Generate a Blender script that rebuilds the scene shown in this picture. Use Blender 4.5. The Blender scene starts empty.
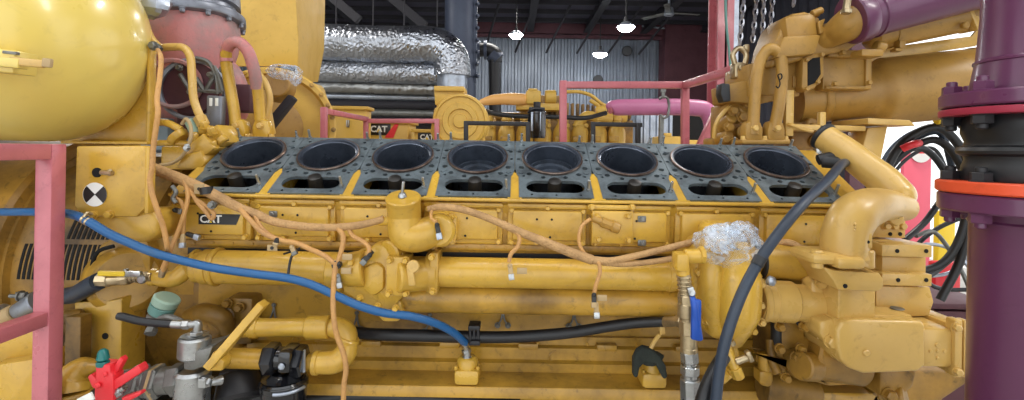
import bpy, bmesh, math, random
from mathutils import Vector, Matrix
random.seed(7)
V = Vector
PI = math.pi
C = bpy.context.scene.collection
F = 500.0            # focal length in pixels of a 1024 px wide frame
CX, HY = 512.0, 150.0  # principal column, horizon row
ROLL = math.radians(1.0)
ZC = 1.60            # eye height above the floor
_c, _s = math.cos(ROLL), math.sin(ROLL)

def P(px, py, Y):
    dx, dy = px - CX, py - HY
    a = _c*dx + _s*dy
    b = -_s*dx + _c*dy
    return V((a*Y/F, Y, ZC - b*Y/F))
def W(n, Y): return n*Y/F

# ------------------------------------------------------------------ mesh builder
class MB:
    def __init__(s): s.v = []; s.f = []
    def add(s, vs, fs):
        n = len(s.v); s.v += [V(p) for p in vs]; s.f += [[i+n for i in f] for f in fs]; return s
    def addbm(s, bm):
        bm.verts.ensure_lookup_table()
        for i, v in enumerate(bm.verts): v.index = i
        s.add([v.co.copy() for v in bm.verts], [[v.index for v in f.verts] for f in bm.faces]); bm.free(); return s
    def obox(s, c, ax, h, bev=0.0, seg=2):
        """box at centre c, ax = 3 axis vectors, h = half sizes"""
        ax = [V(a).normalized() for a in ax]
        bm = bmesh.new()
        vs = []
        for k in (-1, 1):
            for j in (-1, 1):
                for i in (-1, 1):
                    vs.append(bm.verts.new(V(c)+ax[0]*h[0]*i+ax[1]*h[1]*j+ax[2]*h[2]*k))
        for f in ((0,2,3,1),(4,5,7,6),(0,1,5,4),(2,6,7,3),(0,4,6,2),(1,3,7,5)): bm.faces.new([vs[i] for i in f])
        bmesh.ops.recalc_face_normals(bm, faces=bm.faces)
        if bev > 0:
            bmesh.ops.bevel(bm, geom=list(bm.edges), offset=min(bev, .95*min(h)), segments=seg, affect='EDGES', profile=.5)
        return s.addbm(bm)
    def box(s, x0, x1, y0, y1, z0, z1, bev=0.0, seg=2):
        return s.obox(((x0+x1)/2, (y0+y1)/2, (z0+z1)/2), ((1,0,0),(0,1,0),(0,0,1)), (abs(x1-x0)/2, abs(y1-y0)/2, abs(z1-z0)/2), bev, seg)
    def pbox(s, px0, py0, px1, py1, Y, d, bev=0.0, rot=0.0, yaw=0.0, seg=2):
        """box whose front face at depth Y covers the image rectangle; d = depth behind it; rot turns it in the frontal plane"""
        c = P((px0+px1)/2, (py0+py1)/2, Y)
        R = Matrix.Rotation(yaw, 3, 'Z') @ Matrix.Rotation(rot, 3, 'Y')
        ax = [R @ V((1,0,0)), R @ V((0,1,0)), R @ V((0,0,1))]
        return s.obox(c+ax[1]*d/2, ax, (W(px1-px0, Y)/2, d/2, W(py1-py0, Y)/2), bev, seg)
    def ring(s, c, u, v, r, seg):
        return [V(c)+u*(r*math.cos(2*PI*i/seg))+v*(r*math.sin(2*PI*i/seg)) for i in range(seg)]
    def frame(s, w):
        w = V(w).normalized()
        t = V((0,0,1)) if abs(w.z) < .9 else V((0,1,0))
        u = t.cross(w).normalized(); return u, w.cross(u), w
    def lathe(s, prof, o, axis, seg=32, cap0=True, cap1=True, closed=False):
        """prof: list of (radius, height along axis)"""
        u, v, w = s.frame(axis)
        o = V(o); vs = []; fs = []
        for r, h in prof: vs += s.ring(o+w*h, u, v, max(r, 1e-5), seg)
        n = len(prof)
        for k in range(n if closed else n-1):
            k2 = (k+1) % n
            for i in range(seg):
                j = (i+1) % seg
                fs.append([k*seg+i, k*seg+j, k2*seg+j, k2*seg+i])
        if not closed:
            if cap0: fs.append(list(range(seg))[::-1])
            if cap1: fs.append([(n-1)*seg+i for i in range(seg)])
        return s.add(vs, fs)
    def cyl(s, a, b, r, r2=None, seg=24, bev=0.0):
        a, b = V(a), V(b); L = (b-a).length
        r2 = r if r2 is None else r2
        if bev > 0: prof = [(r-bev, 0), (r, bev), (r2, L-bev), (r2-bev, L)]
        else: prof = [(r, 0), (r2, L)]
        return s.lathe(prof, a, b-a, seg)
    def disc(s, c, axis, r, h, seg=28, bev=.003):
        c = V(c); return s.cyl(c, c+V(axis).normalized()*h, r, None, seg, bev)
    def tube(s, pts, r, seg=12, n=7, smooth=True, closed=False, caps=True):
        pts = [V(p) for p in pts]
        if not isinstance(r, (list, tuple)): r = [r]*len(pts)
        path, rad = [], []
        m = len(pts)
        if smooth and m > 2:
            rng = m if closed else m-1
            for i in range(rng):
                if closed: p0, p1, p2, p3 = pts[(i-1) % m], pts[i], pts[(i+1) % m], pts[(i+2) % m]; ra, rb = r[i], r[(i+1) % m]
                else:
                    p1, p2 = pts[i], pts[i+1]; ra, rb = r[i], r[i+1]
                    p0 = pts[i-1] if i > 0 else p1*2-p2
                    p3 = pts[i+2] if i+2 < m else p2*2-p1
                # centripetal catmull-rom
                d1 = max((p1-p0).length, 1e-6)**.5; d2 = max((p2-p1).length, 1e-6)**.5; d3 = max((p3-p2).length, 1e-6)**.5
                m1 = (p1-p0)/d1-(p2-p0)/(d1+d2)+(p2-p1)/d2
                m2 = (p2-p1)/d2-(p3-p1)/(d2+d3)+(p3-p2)/d3
                m1 *= d2; m2 *= d2
                for k in range(n):
                    t = k/n; t2 = t*t; t3 = t2*t
                    path.append(p1*(2*t3-3*t2+1)+m1*(t3-2*t2+t)+p2*(-2*t3+3*t2)+m2*(t3-t2)); rad.append(ra+(rb-ra)*t)
            if not closed: path.append(pts[-1]); rad.append(r[-1])
        else: path, rad = pts, list(r)
        N = len(path); vs = []; fs = []
        T = []
        for i in range(N):
            a = path[i-1] if (i > 0 or closed) else path[i]
            b = path[(i+1) % N] if (i < N-1 or closed) else path[i]
            t = b-a
            T.append(t.normalized() if t.length > 1e-9 else V((0,0,1)))
        u, v, w = s.frame(T[0])
        for i in range(N):
            if i > 0:
                q = T[i-1].rotation_difference(T[i]); u = q @ u
            u = (u-T[i]*u.dot(T[i])).normalized(); v = T[i].cross(u)
            vs += s.ring(path[i], u, v, rad[i], seg)
        for k in range(N if closed else N-1):
            k2 = (k+1) % N
            for i in range(seg):
                j = (i+1) % seg
                fs.append([k*seg+i, k*seg+j, k2*seg+j, k2*seg+i])
        if caps and not closed:
            fs.append(list(range(seg))[::-1]); fs.append([(N-1)*seg+i for i in range(seg)])
        return s.add(vs, fs)
    def prism(s, poly, o, u, v, w, bev=0.0, seg=2):
        """poly: 2D points in (u, v) at o, extruded by vector w"""
        o, u, v, w = V(o), V(u), V(v), V(w)
        bm = bmesh.new()
        a = [bm.verts.new(o+u*x+v*y) for x, y in poly]; b = [bm.verts.new(o+u*x+v*y+w) for x, y in poly]
        n = len(poly)
        bm.faces.new(a); bm.faces.new(b[::-1])
        for i in range(n): bm.faces.new((a[i], b[i], b[(i+1) % n], a[(i+1) % n]))
        bmesh.ops.recalc_face_normals(bm, faces=bm.faces)
        if bev > 0:
            ed = [e for e in bm.edges if len(e.link_faces) == 2 and e.calc_face_angle(0) > .6]
            bmesh.ops.bevel(bm, geom=ed, offset=bev, segments=seg, affect='EDGES', profile=.5, clamp_overlap=True)
        return s.addbm(bm)
    def pprism(s, pts, Y, d, bev=0.0, seg=2):
        """outline given as image points on the frontal plane at depth Y, pushed back by d"""
        q = [P(x, y, Y) for x, y in pts]
        return s.prism([(p.x, p.z) for p in q], (0, Y, 0), (1,0,0), (0,0,1), (0, d, 0), bev, seg)
    def plate(s, outer, holes, o, u, v, w):
        """flat plate with holes: loops in (u, v), thickness vector w (from the top face downwards)"""
        o, u, v, w = V(o), V(u), V(v), V(w)
        for lvl in (0, 1):
            bm = bmesh.new(); ed = []
            for loop in [outer]+holes:
                vs = [bm.verts.new(o+u*x+v*y+w*lvl) for x, y in loop]
                ed += [bm.edges.new((vs[i], vs[(i+1) % len(vs)])) for i in range(len(vs))]
            bmesh.ops.triangle_fill(bm, use_beauty=True, use_dissolve=False, edges=ed)
            nrm = -w if lvl == 0 else w
            for f in bm.faces:
                f.normal_update()
                if f.normal.dot(nrm) < 0: f.normal_flip()
            s.addbm(bm)
        for loop in [outer]+holes:
            n = len(loop)
            vs = [o+u*x+v*y for x, y in loop]+[o+u*x+v*y+w for x, y in loop]
            s.add(vs, [[i, (i+1) % n, n+(i+1) % n, n+i] for i in range(n)])
        return s
    def hexb(s, c, axis, r, h, washer=True):
        u, v, w = s.frame(axis); c = V(c)
        if washer: s.lathe([(r*1.35, 0), (r*1.35, h*.2)], c, w, 14)
        s.lathe([(r*1.08, h*.15), (r*1.08, h*.85), (r*.85, h)], c, w, 6)
        return s
    def sph(s, c, r, sc=(1,1,1), seg=20, rings=12):
        c = V(c); vs = []; fs = []
        for k in range(1, rings):
            a = PI*k/rings
            for i in range(seg):
                b = 2*PI*i/seg
                vs.append(c+V((r*sc[0]*math.sin(a)*math.cos(b), r*sc[1]*math.sin(a)*math.sin(b), r*sc[2]*math.cos(a))))
        n = len(vs); vs += [c+V((0,0,r*sc[2])), c-V((0,0,r*sc[2]))]
        for k in range(rings-2):
            for i in range(seg):
                j = (i+1) % seg
                fs.append([k*seg+i, (k+1)*seg+i, (k+1)*seg+j, k*seg+j])
        for i in range(seg):
            j = (i+1) % seg
            fs.append([n, i, j]); fs.append([n+1, (rings-2)*seg+j, (rings-2)*seg+i])
        return s.add(vs, fs)
    def text(s, body, o, u, v, height, depth=.001, bold=.02, squeeze=1.0, center=True):
        cu = bpy.data.curves.new('lettering', 'FONT'); cu.body = body; cu.offset = bold; cu.extrude = .5; cu.resolution_u = 3
        ob = bpy.data.objects.new('lettering', cu); C.objects.link(ob)
        dg = bpy.context.evaluated_depsgraph_get(); dg.update()
        me = bpy.data.meshes.new_from_object(ob.evaluated_get(dg))
        xs = [p.co.x for p in me.vertices]; ys = [p.co.y for p in me.vertices]
        k = height/(max(ys)-min(ys))
        cx = (max(xs)+min(xs))/2 if center else min(xs); cy = (max(ys)+min(ys))/2
        u, v = V(u).normalized(), V(v).normalized(); w = u.cross(v)
        s.add([V(o)+u*((p.co.x-cx)*k*squeeze)+v*((p.co.y-cy)*k)+w*((p.co.z+.5)*depth) for p in me.vertices], [list(f.vertices) for f in me.polygons])
        bpy.data.objects.remove(ob); bpy.data.curves.remove(cu); bpy.data.meshes.remove(me)
        return s
    def bounds(s):
        lo = V((min(p.x for p in s.v), min(p.y for p in s.v), min(p.z for p in s.v)))
        hi = V((max(p.x for p in s.v), max(p.y for p in s.v), max(p.z for p in s.v)))
        return lo, hi

def origin_of(o):
    p = V((0,0,0))
    while o is not None: p += o.location; o = o.parent
    return p
def obj(name, mb, m, parent=None, smooth=38, label=None):
    """ONE mesh object from a builder, its vertices given in the world's frame"""
    if parent is None:
        lo, hi = mb.bounds(); org = V(((lo.x+hi.x)/2, (lo.y+hi.y)/2, lo.z)); loc = org
    else: org = origin_of(parent); loc = V((0,0,0))
    me = bpy.data.meshes.new(name)
    me.from_pydata([p-org for p in mb.v], [], mb.f); me.update()
    bm = bmesh.new(); bm.from_mesh(me); bmesh.ops.recalc_face_normals(bm, faces=bm.faces); bm.to_mesh(me); bm.free()
    if smooth: me.shade_smooth(); me.set_sharp_from_angle(angle=math.radians(smooth))
    me.materials.append(m)
    o = bpy.data.objects.new(name, me); o.location = loc; C.objects.link(o)
    if parent is not None: o.parent = parent
    if label: o['label'] = label
    return o
def tag(o, label, cat, group=None, kind=None):
    o['label'] = label; o['category'] = cat
    if group: o['group'] = group
    if kind: o['kind'] = kind
    return o
def thing(name, label, cat, loc, group=None):
    o = bpy.data.objects.new(name, None); o.empty_display_size = .05; o.location = loc; C.objects.link(o)
    return tag(o, label, cat, group)
def one(name, mb, m, label, cat, group=None, kind=None, smooth=38):
    return tag(obj(name, mb, m, None, smooth), label, cat, group, kind)
def struct(name, mb, m, smooth=38):
    o = obj(name, mb, m, None, smooth); o['kind'] = 'structure'; return o
def copy_tree(o, parent=None):
    c = o.copy(); C.objects.link(c)
    if parent is not None: c.parent = parent
    for ch in [x for x in bpy.data.objects if x.parent == o]: copy_tree(ch, c)
    return c

# ------------------------------------------------------------------ materials
def lin(c):
    out = []
    for x in c:
        x /= 255.0
        out.append(x/12.92 if x <= .04045 else ((x+.055)/1.055)**2.4)
    return out
def mat(name, rgb, rough=.5, metal=0.0, dirt=None, amt=.5, scale=6.0, bump=0.0, bscale=60.0, emit=0.0, spec=.5, coat=0.0, trans=0.0, alpha=1.0, detail=5.0, lo=.45, hi=.75):
    m = bpy.data.materials.new(name); m.use_nodes = True
    nt = m.node_tree; b = nt.nodes['Principled BSDF']
    col = lin(rgb)+[1]
    b.inputs['Base Color'].default_value = col
    b.inputs['Roughness'].default_value = rough; b.inputs['Metallic'].default_value = metal
    b.inputs['Specular IOR Level'].default_value = spec
    if coat: b.inputs['Coat Weight'].default_value = coat; b.inputs['Coat Roughness'].default_value = .12
    if trans: b.inputs['Transmission Weight'].default_value = trans
    if alpha < 1: b.inputs['Alpha'].default_value = alpha
    if emit: b.inputs['Emission Color'].default_value = col; b.inputs['Emission Strength'].default_value = emit
    tc = nt.nodes.new('ShaderNodeTexCoord')
    if dirt is not None:
        nz = nt.nodes.new('ShaderNodeTexNoise'); nz.inputs['Scale'].default_value = scale; nz.inputs['Detail'].default_value = detail; nz.inputs['Roughness'].default_value = .62
        rp = nt.nodes.new('ShaderNodeMapRange'); rp.inputs['From Min'].default_value = lo; rp.inputs['From Max'].default_value = hi
        rp.inputs['To Max'].default_value = amt
        mx = nt.nodes.new('ShaderNodeMix'); mx.data_type = 'RGBA'
        mx.inputs[6].default_value = col; mx.inputs[7].default_value = lin(dirt)+[1]
        nt.links.new(tc.outputs['Object'], nz.inputs['Vector']); nt.links.new(nz.outputs['Fac'], rp.inputs['Value'])
        nt.links.new(rp.outputs['Result'], mx.inputs[0])
        # finer spots and smears of grime over the broad ones
        n3 = nt.nodes.new('ShaderNodeTexNoise'); n3.inputs['Scale'].default_value = scale*7.3; n3.inputs['Detail'].default_value = 6; n3.inputs['Roughness'].default_value = .7; n3.inputs['Distortion'].default_value = .6
        r3 = nt.nodes.new('ShaderNodeMapRange'); r3.inputs['From Min'].default_value = .56; r3.inputs['From Max'].default_value = .74; r3.inputs['To Max'].default_value = amt*.75
        m3 = nt.nodes.new('ShaderNodeMix'); m3.data_type = 'RGBA'; m3.inputs[7].default_value = [x*.62 for x in lin(dirt)]+[1]
        nt.links.new(tc.outputs['Object'], n3.inputs['Vector']); nt.links.new(n3.outputs['Fac'], r3.inputs['Value']); nt.links.new(r3.outputs['Result'], m3.inputs[0])
        nt.links.new(mx.outputs[2], m3.inputs[6]); nt.links.new(m3.outputs[2], b.inputs['Base Color'])
        mr = nt.nodes.new('ShaderNodeMapRange'); mr.inputs['From Min'].default_value = .3; mr.inputs['From Max'].default_value = .8
        mr.inputs['To Min'].default_value = max(.05, rough-.08); mr.inputs['To Max'].default_value = min(1, rough+.18)
        nt.links.new(nz.outputs['Fac'], mr.inputs['Value']); nt.links.new(mr.outputs['Result'], b.inputs['Roughness'])
    if bump:
        n2 = nt.nodes.new('ShaderNodeTexNoise'); n2.inputs['Scale'].default_value = bscale; n2.inputs['Detail'].default_value = 4
        bp = nt.nodes.new('ShaderNodeBump'); bp.inputs['Strength'].default_value = bump; bp.inputs['Distance'].default_value = .01
        nt.links.new(tc.outputs['Object'], n2.inputs['Vector']); nt.links.new(n2.outputs['Fac'], bp.inputs['Height']); nt.links.new(bp.outputs['Normal'], b.inputs['Normal'])
    return m
def foil_mat(name, rgb, scale=9.0, strength=.9):
    m = mat(name, rgb, .3, 1.0, dirt=(132,130,126), amt=.5, scale=3.0)
    nt = m.node_tree; b = nt.nodes['Principled BSDF']
    tc = nt.nodes.new('ShaderNodeTexCoord')
    nz = nt.nodes.new('ShaderNodeTexNoise'); nz.inputs['Scale'].default_value = 5; nz.inputs['Detail'].default_value = 3
    mp = nt.nodes.new('ShaderNodeMix'); mp.data_type = 'RGBA'; mp.inputs[0].default_value = .12
    vo = nt.nodes.new('ShaderNodeTexVoronoi'); vo.inputs['Scale'].default_value = scale
    bp = nt.nodes.new('ShaderNodeBump'); bp.inputs['Strength'].default_value = strength; bp.inputs['Distance'].default_value = .02
    nt.links.new(tc.outputs['Object'], nz.inputs['Vector']); nt.links.new(tc.outputs['Object'], mp.inputs[6]); nt.links.new(nz.outputs['Color'], mp.inputs[7])
    nt.links.new(mp.outputs[2], vo.inputs['Vector']); nt.links.new(vo.outputs['Distance'], bp.inputs['Height']); nt.links.new(bp.outputs['Normal'], b.inputs['Normal'])
    return m

BROWN = (112,78,34)
M = dict(
    yellow=mat('yellow_paint', (202,160,60), .29, dirt=(138,98,36), amt=.6, scale=5, coat=.15),
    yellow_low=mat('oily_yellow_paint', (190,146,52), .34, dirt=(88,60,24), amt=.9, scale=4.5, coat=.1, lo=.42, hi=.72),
    yellow_tank=mat('smooth_yellow_paint', (226,200,102), .28, dirt=(214,184,98), amt=.3, scale=2.5, coat=.35),
    yellow_pale=mat('pale_yellow_paint', (204,166,90), .3, dirt=(172,132,66), amt=.5, scale=4, coat=.1),
    grimy_shaded=mat('grimy_shaded_yellow', (166,124,48), .42, dirt=(64,46,22), amt=.95, scale=4, lo=.36, hi=.66),  # dirty yellow, darkened further in colour for the shade of deep recesses
    tan=mat('dusty_tan_paint', (168,128,58), .4, dirt=(116,84,38), amt=.7, scale=5),
    yellow_far=mat('bright_yellow_paint', (212,172,76), .42, dirt=(170,128,50), amt=.5, scale=3),
    deck=mat('scraped_grey_iron', (122,134,140), .4, .5, dirt=(50,55,60), amt=.8, scale=14, lo=.4, hi=.68, detail=8),
    bore=mat('honed_dark_steel', (90,98,112), .3, .7, dirt=(30,33,40), amt=.75, scale=8),
    piston=mat('sooty_piston_steel', (74,82,94), .42, .6, dirt=(28,28,32), amt=.8, scale=20),
    ring=mat('rusty_steel_ring', (128,112,102), .32, .8, dirt=(70,46,36), amt=.8, scale=22, lo=.38, hi=.62),
    steel=mat('bright_steel', (176,178,178), .3, .9, dirt=(90,88,84), amt=.6, scale=14),
    steel_dark=mat('dull_grey_steel', (124,124,120), .4, .6, dirt=(78,76,70), amt=.7, scale=14),
    brass=mat('worn_brass_and_steel', (190,172,138), .32, .8, dirt=(110,84,50), amt=.6, scale=16),
    black=mat('black_rubber', (26,27,30), .42, dirt=(50,50,52), amt=.5, scale=10),
    black_gloss=mat('black_gloss_plastic', (20,21,25), .18, coat=.5),
    black_paint=mat('black_paint', (32,31,34), .5),
    void_black=mat('dark_void', (16,15,15), .9),  # near-black, stands in for the shade inside holes, slots and the open port
    blue_hose=mat('blue_rubber', (28,88,140), .36, dirt=(86,106,112), amt=.5, scale=4, lo=.56, hi=.75),
    blue_grey_hose=mat('blue_black_rubber', (44,56,72), .4, dirt=(30,34,40), amt=.6, scale=6),
    blue=mat('blue_plastic', (30,78,170), .35),
    orange=mat('ochre_cable_sleeve', (196,146,84), .6, dirt=(166,126,88), amt=.7, scale=18, bump=.4, bscale=140),
    sleeve=mat('dirty_beige_loom', (186,146,96), .7, dirt=(136,104,70), amt=.8, scale=16, bump=.5, bscale=150),
    maroon=mat('maroon_gloss_paint', (192,108,116), .32, dirt=(142,70,78), amt=.5, scale=6, coat=.2),
    maroon_dark=mat('dark_maroon_paint', (88,48,56), .55, dirt=(58,32,38), amt=.5, scale=3),
    pink=mat('pink_pipe_paint', (190,112,150), .32, dirt=(164,90,126), amt=.4, scale=3),
    turbo=mat('worn_pink_primer', (188,120,118), .42, dirt=(128,124,122), amt=.75, scale=5, lo=.45, hi=.62, bump=.25, bscale=30),
    purple=mat('purple_gloss_paint', (96,48,80), .3, dirt=(80,36,66), amt=.5, scale=4, coat=.25),
    red=mat('red_gasket_plate', (158,44,66), .4),
    redor=mat('orange_red_flange_paint', (226,84,44), .42, dirt=(190,64,40), amt=.4, scale=6),
    redplastic=mat('red_plastic', (222,46,54), .4), banner=mat('faded_pink_red_sheet', (226,96,116), .6),
    teal=mat('teal_plastic', (24,104,100), .3), cap_low=mat('grey_green_cap', (96,138,130), .5),
    green=mat('pale_green_cap', (146,172,154), .5),
    white=mat('white_print', (232,232,226), .5),
    label_black=mat('black_label', (30,28,26), .4),
    yellow_tape=mat('yellow_label', (232,196,40), .5),
    floor=mat('dusty_concrete', (186,182,174), .8, dirt=(140,134,124), amt=.6, scale=2),
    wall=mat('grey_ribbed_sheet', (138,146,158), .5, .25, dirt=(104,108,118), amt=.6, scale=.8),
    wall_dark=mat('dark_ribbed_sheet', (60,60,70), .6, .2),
    ceil=mat('dark_roof_sheet', (66,64,78), .8),
    beam=mat('dark_steel_beam', (38,36,42), .7),
    foil=foil_mat('aluminium_foil_wrap', (172,176,184), 30.0, .55),
    foil_dull=foil_mat('dull_foil_wrap', (140,140,138), 16.0, .4),
    clamp=mat('grey_clamp_steel', (132,136,146), .35, .5, dirt=(92,94,102), amt=.6, scale=9),
    galv=mat('galvanised_steel', (176,184,196), .35, .8, dirt=(130,134,142), amt=.6, scale=8),
    duct=mat('blue_grey_duct_paint', (62,70,88), .45, .2, dirt=(52,58,76), amt=.6, scale=2),
    chain=mat('zinc_chain', (196,198,206), .3, .85),
    lampglow=mat('lit_lamp', (240,248,255), .5, emit=90.0),
    rag=mat('dark_green_cloth', (44,50,44), .95, dirt=(26,28,26), amt=.7, scale=20),
    gasket=mat('beige_seal', (176,150,108), .7),
)
def bag_mat():
    m = bpy.data.materials.new('clear_plastic_film'); m.use_nodes = True
    nt = m.node_tree; b = nt.nodes['Principled BSDF']
    b.inputs['Base Color'].default_value = (.66,.78,.94,1); b.inputs['Roughness'].default_value = .16
    b.inputs['Alpha'].default_value = .4; b.inputs['Specular IOR Level'].default_value = .9
    tc = nt.nodes.new('ShaderNodeTexCoord'); n2 = nt.nodes.new('ShaderNodeTexNoise'); n2.inputs['Scale'].default_value = 34; n2.inputs['Detail'].default_value = 3
    n2.inputs['Distortion'].default_value = 1.2
    rp = nt.nodes.new('ShaderNodeMapRange'); rp.inputs['From Min'].default_value = .35; rp.inputs['From Max'].default_value = .65; rp.inputs['To Min'].default_value = .04; rp.inputs['To Max'].default_value = .5
    nt.links.new(n2.outputs['Fac'], rp.inputs['Value']); nt.links.new(rp.outputs['Result'], b.inputs['Alpha'])
    bp = nt.nodes.new('ShaderNodeBump'); bp.inputs['Strength'].default_value = .35; bp.inputs['Distance'].default_value = .02
    nt.links.new(tc.outputs['Object'], n2.inputs['Vector']); nt.links.new(n2.outputs['Fac'], bp.inputs['Height']); nt.links.new(bp.outputs['Normal'], b.inputs['Normal'])
    return m
M['bag'] = bag_mat()
def flat(y): return V((0, -1, 0))
FRONT = V((0,-1,0))   # towards the aisle
# ================================================================== ENGINE BLOCK, DECKS, COVERS, MANIFOLD PIPES
S = .24                                   # cylinder spacing
eng = thing('engine', 'large yellow sixteen cylinder engine with its cylinder heads removed, open bores in a row', 'engine', (0, 1.92, .86))
U = V((1,0,0)); DV = V((0, math.cos(PI/6), .5)); DN = V((0, -.5, math.cos(PI/6)))
def deck_o(i): return V((.01+(i-3.5)*S, 1.62, ZC-.023))
XL, XR = -.97, .99
# crankcase shell (open under the near deck)
mb = MB()
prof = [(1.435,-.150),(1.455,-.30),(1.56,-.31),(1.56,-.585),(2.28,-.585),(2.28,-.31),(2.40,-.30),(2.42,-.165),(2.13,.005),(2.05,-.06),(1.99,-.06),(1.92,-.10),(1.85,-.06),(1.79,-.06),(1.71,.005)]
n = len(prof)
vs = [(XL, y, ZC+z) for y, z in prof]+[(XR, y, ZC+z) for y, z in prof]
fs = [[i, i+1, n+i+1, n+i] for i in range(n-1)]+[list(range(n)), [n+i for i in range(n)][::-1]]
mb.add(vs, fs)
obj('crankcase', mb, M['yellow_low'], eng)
mb = MB(); mb.box(XL, XR, 1.410, 1.47, ZC-.147, ZC-.138, .003)       # ledge in front of the decks
for k in range(9):                                        # webs between the bores
    o = deck_o(0)+U*(-S/2+k*S)
    mb.obox(o-DN*.045-DV*.065, (U, DV, DN), (.022, .172, .028))
    mb.obox(o-DN*.03-DV*.16, (U, DV, DN), (.02, .07, .028))
mb.obox(deck_o(0)+U*(3.5*S)-DN*.05-DV*.224, (U, DV, DN), (4.02*S, .012, .03))
mb.obox(deck_o(0)+U*(3.5*S)-DN*.05+DV*.108, (U, DV, DN), (4.02*S, .008, .03))
obj('deck_rail', mb, M['yellow'], eng)
mb = MB(); mb.box(XL+.02, XR-.03, 1.47, 1.56, ZC-.330, ZC-.293, .004)  # black strip stands in for the shade of the oily recess
obj('recess_shade_strip', mb, M['black'], eng, label='oily black strip for the shade in the recess under the side covers')
# gear-side deck end filler (right of the last bore)
mb = MB()
mb.obox(deck_o(7)+U*(.155)-DV*.06-DN*.03, (U, DV, DN), (.03, .16, .02), .004)
obj('deck_end_plate', mb, M['yellow'], eng)

def circ(cx, cy, r, n=32): return [(cx+r*math.cos(2*PI*k/n), cy+r*math.sin(2*PI*k/n)) for k in range(n)]
SLOT_V, SLOT_R, SLOT_H = -.166, .031, .056
def obround():
    pts = []
    for k in range(9): a = -PI/2+PI*k/8; pts.append((SLOT_H+SLOT_R*math.cos(a), SLOT_V+SLOT_R*math.sin(a)))
    # round bulge of the lifter bore at the rear edge
    for k in range(9): a = PI/2+PI*k/8; pts.append((-SLOT_H+SLOT_R*math.cos(a), SLOT_V+SLOT_R*math.sin(a)))
    return pts
outer = [(-.1192,.107),(.1192,.107),(.1192,-.072),(.1145,-.098),(.1085,-.112),(.1075,-.221),(-.1075,-.221),(-.1085,-.112),(-.1145,-.098),(-.1192,-.072)]
BV = -.009
HOLES = [(-.106,.036,.0075),(.106,.036,.0075),(-.1085,-.012,.006),(.1085,-.012,.006),(-.099,-.062,.009),(.099,-.062,.009),(-.076,-.098,.0085),(.076,-.098,.0085),
         (-.034,-.1165,.0075),(.034,-.1165,.0075),(0,-.121,.006),(-.092,.078,.006),(.092,.078,.006),(-.093,-.11,.005),(.093,-.11,.005),(-.07,-.208,.004),(0,-.209,.004),(.07,-.208,.004)]
for i in range(8):
    o = deck_o(i)
    mb = MB(); mb.plate(outer, [circ(0,BV,.0905,40), obround()]+[circ(x,y,r,12) for x,y,r in HOLES], o, U, DV, -DN*.010)
    for (hx, hy) in ((-.096,.05),(.096,.05),(-.1,-.09),(.1,-.09)): mb.cyl(o+U*hx+DV*hy, o+U*hx+DV*hy+DN*.003, .009, None, 12)
    d = obj('cylinder_deck', mb, M['deck'], eng, label='grey scraped deck plate with dowel studs')
    mb = MB()
    ob_ = o+DV*BV
    mb.lathe([(.0905,-.009),(.0975,.001),(.098,.007),(.0965,.009),(.0925,.0085)], ob_, DN, 56, False, False)
    obj('liner_flange', mb, M['ring'], d, label='rust-brown ring at the top of the bore')
    mb = MB()
    mb.lathe([(.0928,.0086),(.0895,.0075),(.0875,.0075),(.0855,.001),(.0835,0),(.0825,-.006),(.0825,-.20),(.0825,-.40)], ob_, DN, 56, False, False)
    mb.lathe([(.0903,-.008),(.088,-.03),(.088,-.40)], ob_, DN, 56, False, False)
    obj('cylinder_liner', mb, M['bore'], d)
    dp = {3:-.055, 4:-.048, 2:-.24, 5:-.2, 6:-.24, 1:-.15, 0:-.2, 7:-.23}[i]
    mb = MB()
    mb.lathe([(.0815,-.06),(.0818,-.004),(.080,0),(.074,0),(.071,-.010),(.058,-.014),(.055,-.006),(.048,-.006),(.044,-.016),(.028,-.018),(.024,-.010),(.012,-.009),(.010,-.013),(.0001,-.013)], ob_+DN*dp, DN, 48, True, False)
    obj('piston', mb, M['piston'], d)
    mb = MB()                                             # lifter bore seen in the slot
    q = o+DV*(SLOT_V+.026)
    mb.lathe([(.020,-.10),(.0205,-.004),(.019,.003),(.010,.006),(.0001,.0065)], q, DN, 24, False, False)
    obj('lifter_bore', mb, M['label_black'], d)
    for sx, sy, L in ((-.098,.098,.042),(.098,.098,.036),(.094,-.185,.045)):
        mb = MB(); q = o+U*sx+DV*sy
        mb.cyl(q, q+DN*.008, .0062, None, 10); mb.cyl(q+DN*.006, q+DN*L*.85, .004, None, 10, .0012)
        obj('stud', mb, M['steel'], d, label='bright steel stud')

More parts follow.
